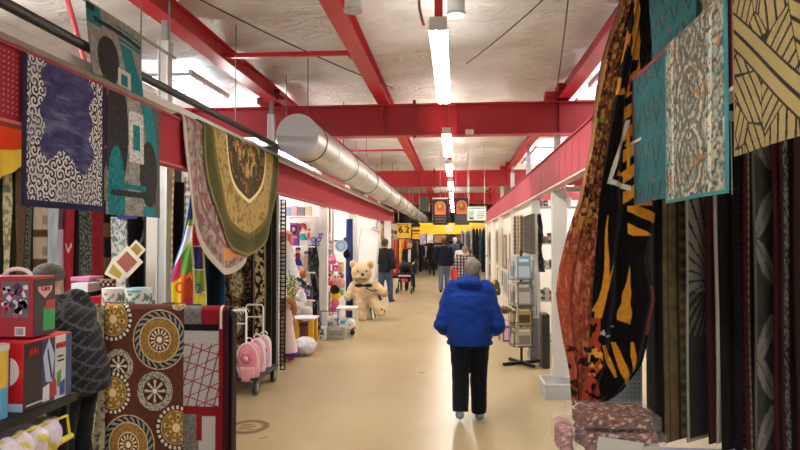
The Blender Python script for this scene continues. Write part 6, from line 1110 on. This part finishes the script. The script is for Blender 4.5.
shaped('dark_scarf', 'dark scarf hanging from the end post beside the magazine rack', 'scarf', 9.3, [(214, 538, 540), (232, 538, 543), (250, 538, 542), (262, 538, 544), (272, 539, 545)], lambda x, y, u, v: mix('#2a2a30', '#77757c', (noise(x*.6, y*.4, 3, 2) > .62).astype(float)), nu=16, nv=40, folds=(.02, 2))
# magazine rack
mx, my = .93, 8.9
t = thing('magazine_rack', 'black magazine spinner rack standing at the right of the aisle', 'rack', (mx, my, 0)); zt_ = atY(524, 250, my).z
obj('pole', MB().cyl((mx, my, .05), (mx, my, zt_), .018, n=12, col='#2a2a2c'), 'steel', t)
for k in range(4): an = k*PI/2+.5; obj('foot', MB().cbox((mx+.15*math.cos(an), my+.15*math.sin(an), .025), (.30, .04, .04), '#1a1a1c', rz=an), 'paint', t)
mags = [(256, 278, '#7aa8c8', '#c8d4dc', 'blue and white magazine, top of the spinner rack'), (281, 304, '#8c8a86', '#c8c4bc', 'grey magazine, second tier of the spinner rack'), (306, 323, '#b89a62', '#4a3c2a', 'tan magazine, third tier of the spinner rack'), (326, 344, '#c4baa6', '#8a8070', 'cream booklet, lowest tier of the spinner rack')]
for py0, py1, c1_, c2_, l in mags:
    z1, z0 = atY(524, py0, my).z, atY(524, py1, my).z; b = MB()
    for k in range(4):
        Mk = Matrix.Translation((mx, my, 0)) @ Rz(k*PI/2+.25); b = MB()
        b.box(-.11, .11, -.15, -.145, z0-.015, z0-.005, '#77787a', Mk).box(-.11, .11, -.15, -.10, z0-.025, z0-.02, '#2c2c2e', Mk).box(-.11, -.105, -.15, -.14, z0-.02, z1-.05, '#8a8a8c', Mk).box(.105, .11, -.15, -.14, z0-.02, z1-.05, '#3a3a3c', Mk); obj('pocket', b, 'steel', t)
    for k in (0, 1, 3):
        Mk = Matrix.Translation((mx, my, 0)) @ Rz(k*PI/2+.25); Mt = Mk @ Matrix.Translation((0, -.135, z0)) @ Matrix.Rotation(-.12, 4, 'X')
        o = obj('magazine', MB().box(-.095, .095, 0, .008, -.015, z1-z0, c1_ if k == 0 else c2_, Mt), 'gloss'); side = {0: '', 1: ', facing away from the aisle', 3: ', facing down the aisle'}[k]; meta(o, l+side if k else l, 'magazine', 'magazines on the spinner rack')
        obj('cover_print', MB().box(-.08, .08, -.002, 0, .02, (z1-z0)*.55, c2_ if k == 0 else c1_, Mt).box(-.07, .07, -.003, 0, (z1-z0)*.75, (z1-z0)*.88, '#e8e4dc', Mt), 'gloss', o)
# goods beside the rack
o, a, q, z0 = pxbox('metal_case', 'silver grey metal case standing behind the spinner rack', 'case', 530, 539, 318, 9.15, .25, '#8e9296', 'steel')
o, a, q, z0 = pxbox('dark_suitcase', 'dark brown suitcase standing by the white column', 'suitcase', 542, 550, 314, 8.6, .3, '#2a2422', 'plastic', .02)
shaped('clear_garment_bag', 'grey plastic garment bag hanging behind the spinner rack', 'bag', 9.45, [(280, 530, 537), (300, 529, 538), (335, 531, 540), (350, 532, 539)], lambda x, y, u, v: mix('#8a8c8c', '#c8c8c4', noise(x*.4, y*.3, 3)), nu=16, nv=40, folds=(.03, 2), m='wrap')
t = thing('side_table', 'low cream table left of the spinner rack', 'table', (.95, 11.2, 0)); a = atY(497, 318, 11.2); q = atY(514, 318, 11.2)
obj('tabletop', MB().box(a.x, q.x, 11.0, 11.5, a.z-.03, a.z, '#cfc4ae'), 'wood', t, bevel=.004)
for x_ in (a.x+.03, q.x-.03):
    for y_ in (11.03, 11.47): obj('leg', MB().box(x_-.015, x_+.015, y_-.015, y_+.015, 0, a.z-.03, '#a89878'), 'wood', t)
blob('wicker_basket', MB().ell(atY(505, 312, 11.2)+Vector((0, .05, .03)), (.12, .1, .07)), .014, 'wood', None, flat_co('#5f3a24', .4), label='brown round basket on the low cream table', category='basket')
o, a, q, z0 = pxbox('craft_box', 'small pink and violet patterned box on the floor by the low table', 'box', 503, 511, 326, 10.8, .15, '#8a5a9c'); obj('pattern', MB().box(a.x+.02, q.x-.02, 10.795, 10.80, .04, a.z-.04, '#e0c8d8'), 'paint', o)
blob('flower_bunch', MB().ell(atY(495.5, 285, 13), (.09, .08, .12)).ell(atY(497.5, 291, 13), (.07, .07, .10)), .02, 'plush', None, lambda co: mix('#4a4a30', '#d8c030', (noise(co[:, 0]*14+50, co[:, 2]*14+50, 3, 2) > .56).astype(float)), disp=.02, label='yellow flower bunch low on the right by the blue jacket', category='flowers')
t = thing('flower_stand', 'thin stand under the yellow flower bunch', 'stand', (atY(496.5, 291, 13).x, 13, 0)); obj('pole', MB().cyl((atY(496.5, 291, 13).x, 13, 0), (atY(496.5, 291, 13).x, 13, .62), .012, n=8, col='#6a6a60'), 'steel', t)
# clear bin on the floor
t = thing('storage_bin', 'clear plastic storage bin on the floor at the white column', 'bin', (1.15, 7.1, 0)); a = on(2, 0, 542, 395); b = MB(); x0, x1, y0, y1, h = .98, 1.36, 6.95, 7.36, .17
b.box(x0+.02, x1-.02, y0+.02, y1-.02, 0, .006, '#dfe4e6')
for w_ in ((x0, x1, y0, y0+.006), (x0, x1, y1-.006, y1), (x0, x0+.006, y0, y1), (x1-.006, x1, y0, y1)): b.box(w_[0], w_[1], w_[2], w_[3], 0, h, '#dfe4e6')
obj('bin_shell', b, 'plastic', t, material=glassy('clear_plastic', '#dfe6ea', .38)); b = MB()
for w_ in ((x0-.012, x1+.012, y0-.012, y0+.01), (x0-.012, x1+.012, y1-.01, y1+.012), (x0-.012, x0+.01, y0, y1), (x1-.01, x1+.012, y0, y1)): b.box(w_[0], w_[1], w_[2], w_[3], h-.012, h+.004, '#d8dee2')
obj('rim', b, 'plastic', t)
for x_, y_, cc, l in ((1.08, 7.1, '#c8a0a0', 'small pinkish item inside the clear bin'), (1.2, 7.2, '#7ab8b4', 'small teal item inside the clear bin'), (1.28, 7.08, '#d8d0c0', 'small cream item inside the clear bin')):
    o = obj('bin_item', MB().cbox((x_, y_, .05), (.09, .11, .08), cc, rz=x_*9), 'plastic', bevel=.01); meta(o, l, 'small item')

# ================================================================== FAR STALLS
def rack(label, px0, px1, py0, pyb, Y, cols, dp=.4, cat='clothes rack', name='clothes_rack'):
    a = atY(px0, py0, Y); q = atY(px1, py0, Y); t = thing(name, label, cat, ((a.x+q.x)/2, Y, 0)); obj('rail', MB().cyl((a.x, Y, a.z), (q.x, Y, a.z), .015, n=8, col='#888888'), 'steel', t)
    for x in (a.x, q.x): obj('upright', MB().cyl((x, Y, 0), (x, Y, a.z), .015, n=8, col='#888888'), 'steel', t)
    n = len(cols); w_ = (q.x-a.x)/n; zb_ = max(.15, atY(px0, pyb, Y).z)
    for i, cc in enumerate(cols):
        x = a.x+w_*(i+.5); o = obj('hanging_garment', MB().loft([((x, Y, zb_+.05*(i % 3)), w_*.52, .16), ((x, Y, (zb_+a.z)/2), w_*.48, .15), ((x, Y, a.z-.12), w_*.44, .14), ((x, Y, a.z-.04), w_*.15, .04)], cc, 14), 'cloth', t)
    return t
rack('rack of orange and red clothes under the yellow sign', 393, 401, 238, 272, 22, ['#c8502c', '#d87a28', '#a02a24', '#e0a83c'])
rack('rack of yellow and red clothes behind the stroller pusher', 401, 409, 238, 275, 24.5, ['#d8a82c', '#c8382c', '#d06a3a'])
rack('rack of green and white clothes left of the orange rack', 388, 393, 234, 286, 23, ['#4a7a5a', '#d8d8d4', '#8a3a34'])
rack('rack of dark clothes on the right before the far stalls', 472, 485, 227, 272, 21.5, ['#141416', '#1c1a1e', '#2a4a58', '#18161a'])
rack('rack of grey silvery clothes hung on the right behind the plaid shirt', 461, 472, 229, 250, 25, ['#7a7c80', '#a8aaac', '#5a5c60', '#8c8e90'])
rack('rack of brown coats on the left far stall', 411, 418, 241, 268, 30, ['#4a3428', '#2a2226', '#5a4636'])
rack('rack of teal and black tops beside the dark clothes', 480, 488, 236, 262, 23.8, ['#2a7a80', '#16181c', '#3a8a8c'])
t = thing('scooter_chair', 'dark wheelchair shaped frame beside the stroller', 'wheelchair', (*on(2, 0, 394, 291)[:2], 0)); q = on(2, 0, 394, 291)
obj('seat_frame', MB().box(q.x-.2, q.x+.2, q.y-.2, q.y+.2, .45, .5, '#1c1c20').box(q.x-.2, q.x+.2, q.y+.18, q.y+.22, .5, .95, '#a02c2c'), 'cloth', t, bevel=.01)
for s_ in (-1, 1): obj('wheel', MB().tube([(q.x+s_*.25, q.y+.28*math.cos(an), .3+.28*math.sin(an)) for an in [2*PI*k/24 for k in range(24)]], .018, '#222226', closed=True), 'plastic', t)
t = thing('red_bin', 'red plastic barrel on the floor left of the plaid shirt', 'barrel', (*on(2, 0, 455, 282)[:2], 0)); q = on(2, 0, 454.5, 281); obj('barrel', MB().cyl((q.x, q.y-.6, 0), (q.x, q.y-.6, .62), .12, .14, 20, '#b8242a'), 'plastic', t); obj('lid', MB().cyl((q.x, q.y-.6, .62), (q.x, q.y-.6, .66), .15, n=20, col='#8c1c20'), 'plastic', t)
COLS = ['#c8b89c', '#8a3a34', '#3a5a7a', '#d8cdb8', '#6a7a5a', '#b87a3a', '#d8d8d4', '#4a3a3a']
k_ = 0
for side, X in ((-1, -2.6), (1, 1.5)):
    for Y in (28, 32, 36, 40):
        w_ = ['first', 'second', 'third', 'fourth'][(Y-28)//4]; t = thing('stall_display', f'{w_} distant stall shelving beyond the fascia on the {"left" if side < 0 else "right"}', 'shelving', (X+side*.2, Y, 0))
        obj('back_board', MB().box(min(X, X+side*3.5), max(X, X+side*3.5), Y+.35, Y+.4, 0, 2.5, COLS[k_ % 8]), 'paint', t)
        for j, z in enumerate((.5, 1.0, 1.5, 2.0)):
            obj('shelf_board', MB().box(min(X, X+side*1.5), max(X, X+side*1.5), Y, Y+.35, z-.03, z, '#e0dbd0'), 'paint', t)
            for i in range(5):
                o = obj('shelf_box', MB().box(X+side*(.05+i*.28)-.10, X+side*(.05+i*.28)+.10, Y+.02, Y+.3, z, z+.18+.05*((i+j) % 3), COLS[(k_+i*3+j*5) % 8]), 'gloss', t)
        k_ += 1
t = thing('far_backdrop_shelves', 'crowded bright shelving wall closing the end of the aisle', 'shelving', (0, 44, 0)); obj('back_board', MB().box(-3.5, 3.5, 44.4, 44.5, 0, 3, '#c9a45c'), 'paint', t)
for j in range(6):
    obj('shelf_board', MB().box(-3.5, 3.5, 44, 44.4, .45*j+.3-.04, .45*j+.3, '#d8d2c4'), 'paint', t)
for j in range(6):
    for i in range(16): obj('shelf_box', MB().box(-3.4+i*.43, -3.4+i*.43+.34, 44.02, 44.35, .45*j+.3, .45*j+.3+.2+.15*((i*7+j*3) % 3)/2, COLS[(i*5+j*3) % 8]), 'gloss', t)
# ================================================================== CAMERA
cam = bpy.data.cameras.new('camera'); co = bpy.data.objects.new('camera', cam); COL.objects.link(co); scn.camera = co
cam.sensor_width = 36; cam.lens = F*36/800; co.location = CAM; co.rotation_euler = (PI/2+PIT, 0, YAW); cam.clip_start = .05; cam.clip_end = 200
scn.view_settings.view_transform = 'Standard'; scn.view_settings.look = 'None'; scn.view_settings.gamma = 1; scn.view_settings.exposure = 0.56; scn.view_settings.use_curve_mapping = False
scn.cycles.max_bounces = 6; scn.cycles.diffuse_bounces = 4; scn.cycles.use_denoising = True; scn.cycles.sample_clamp_indirect = 6
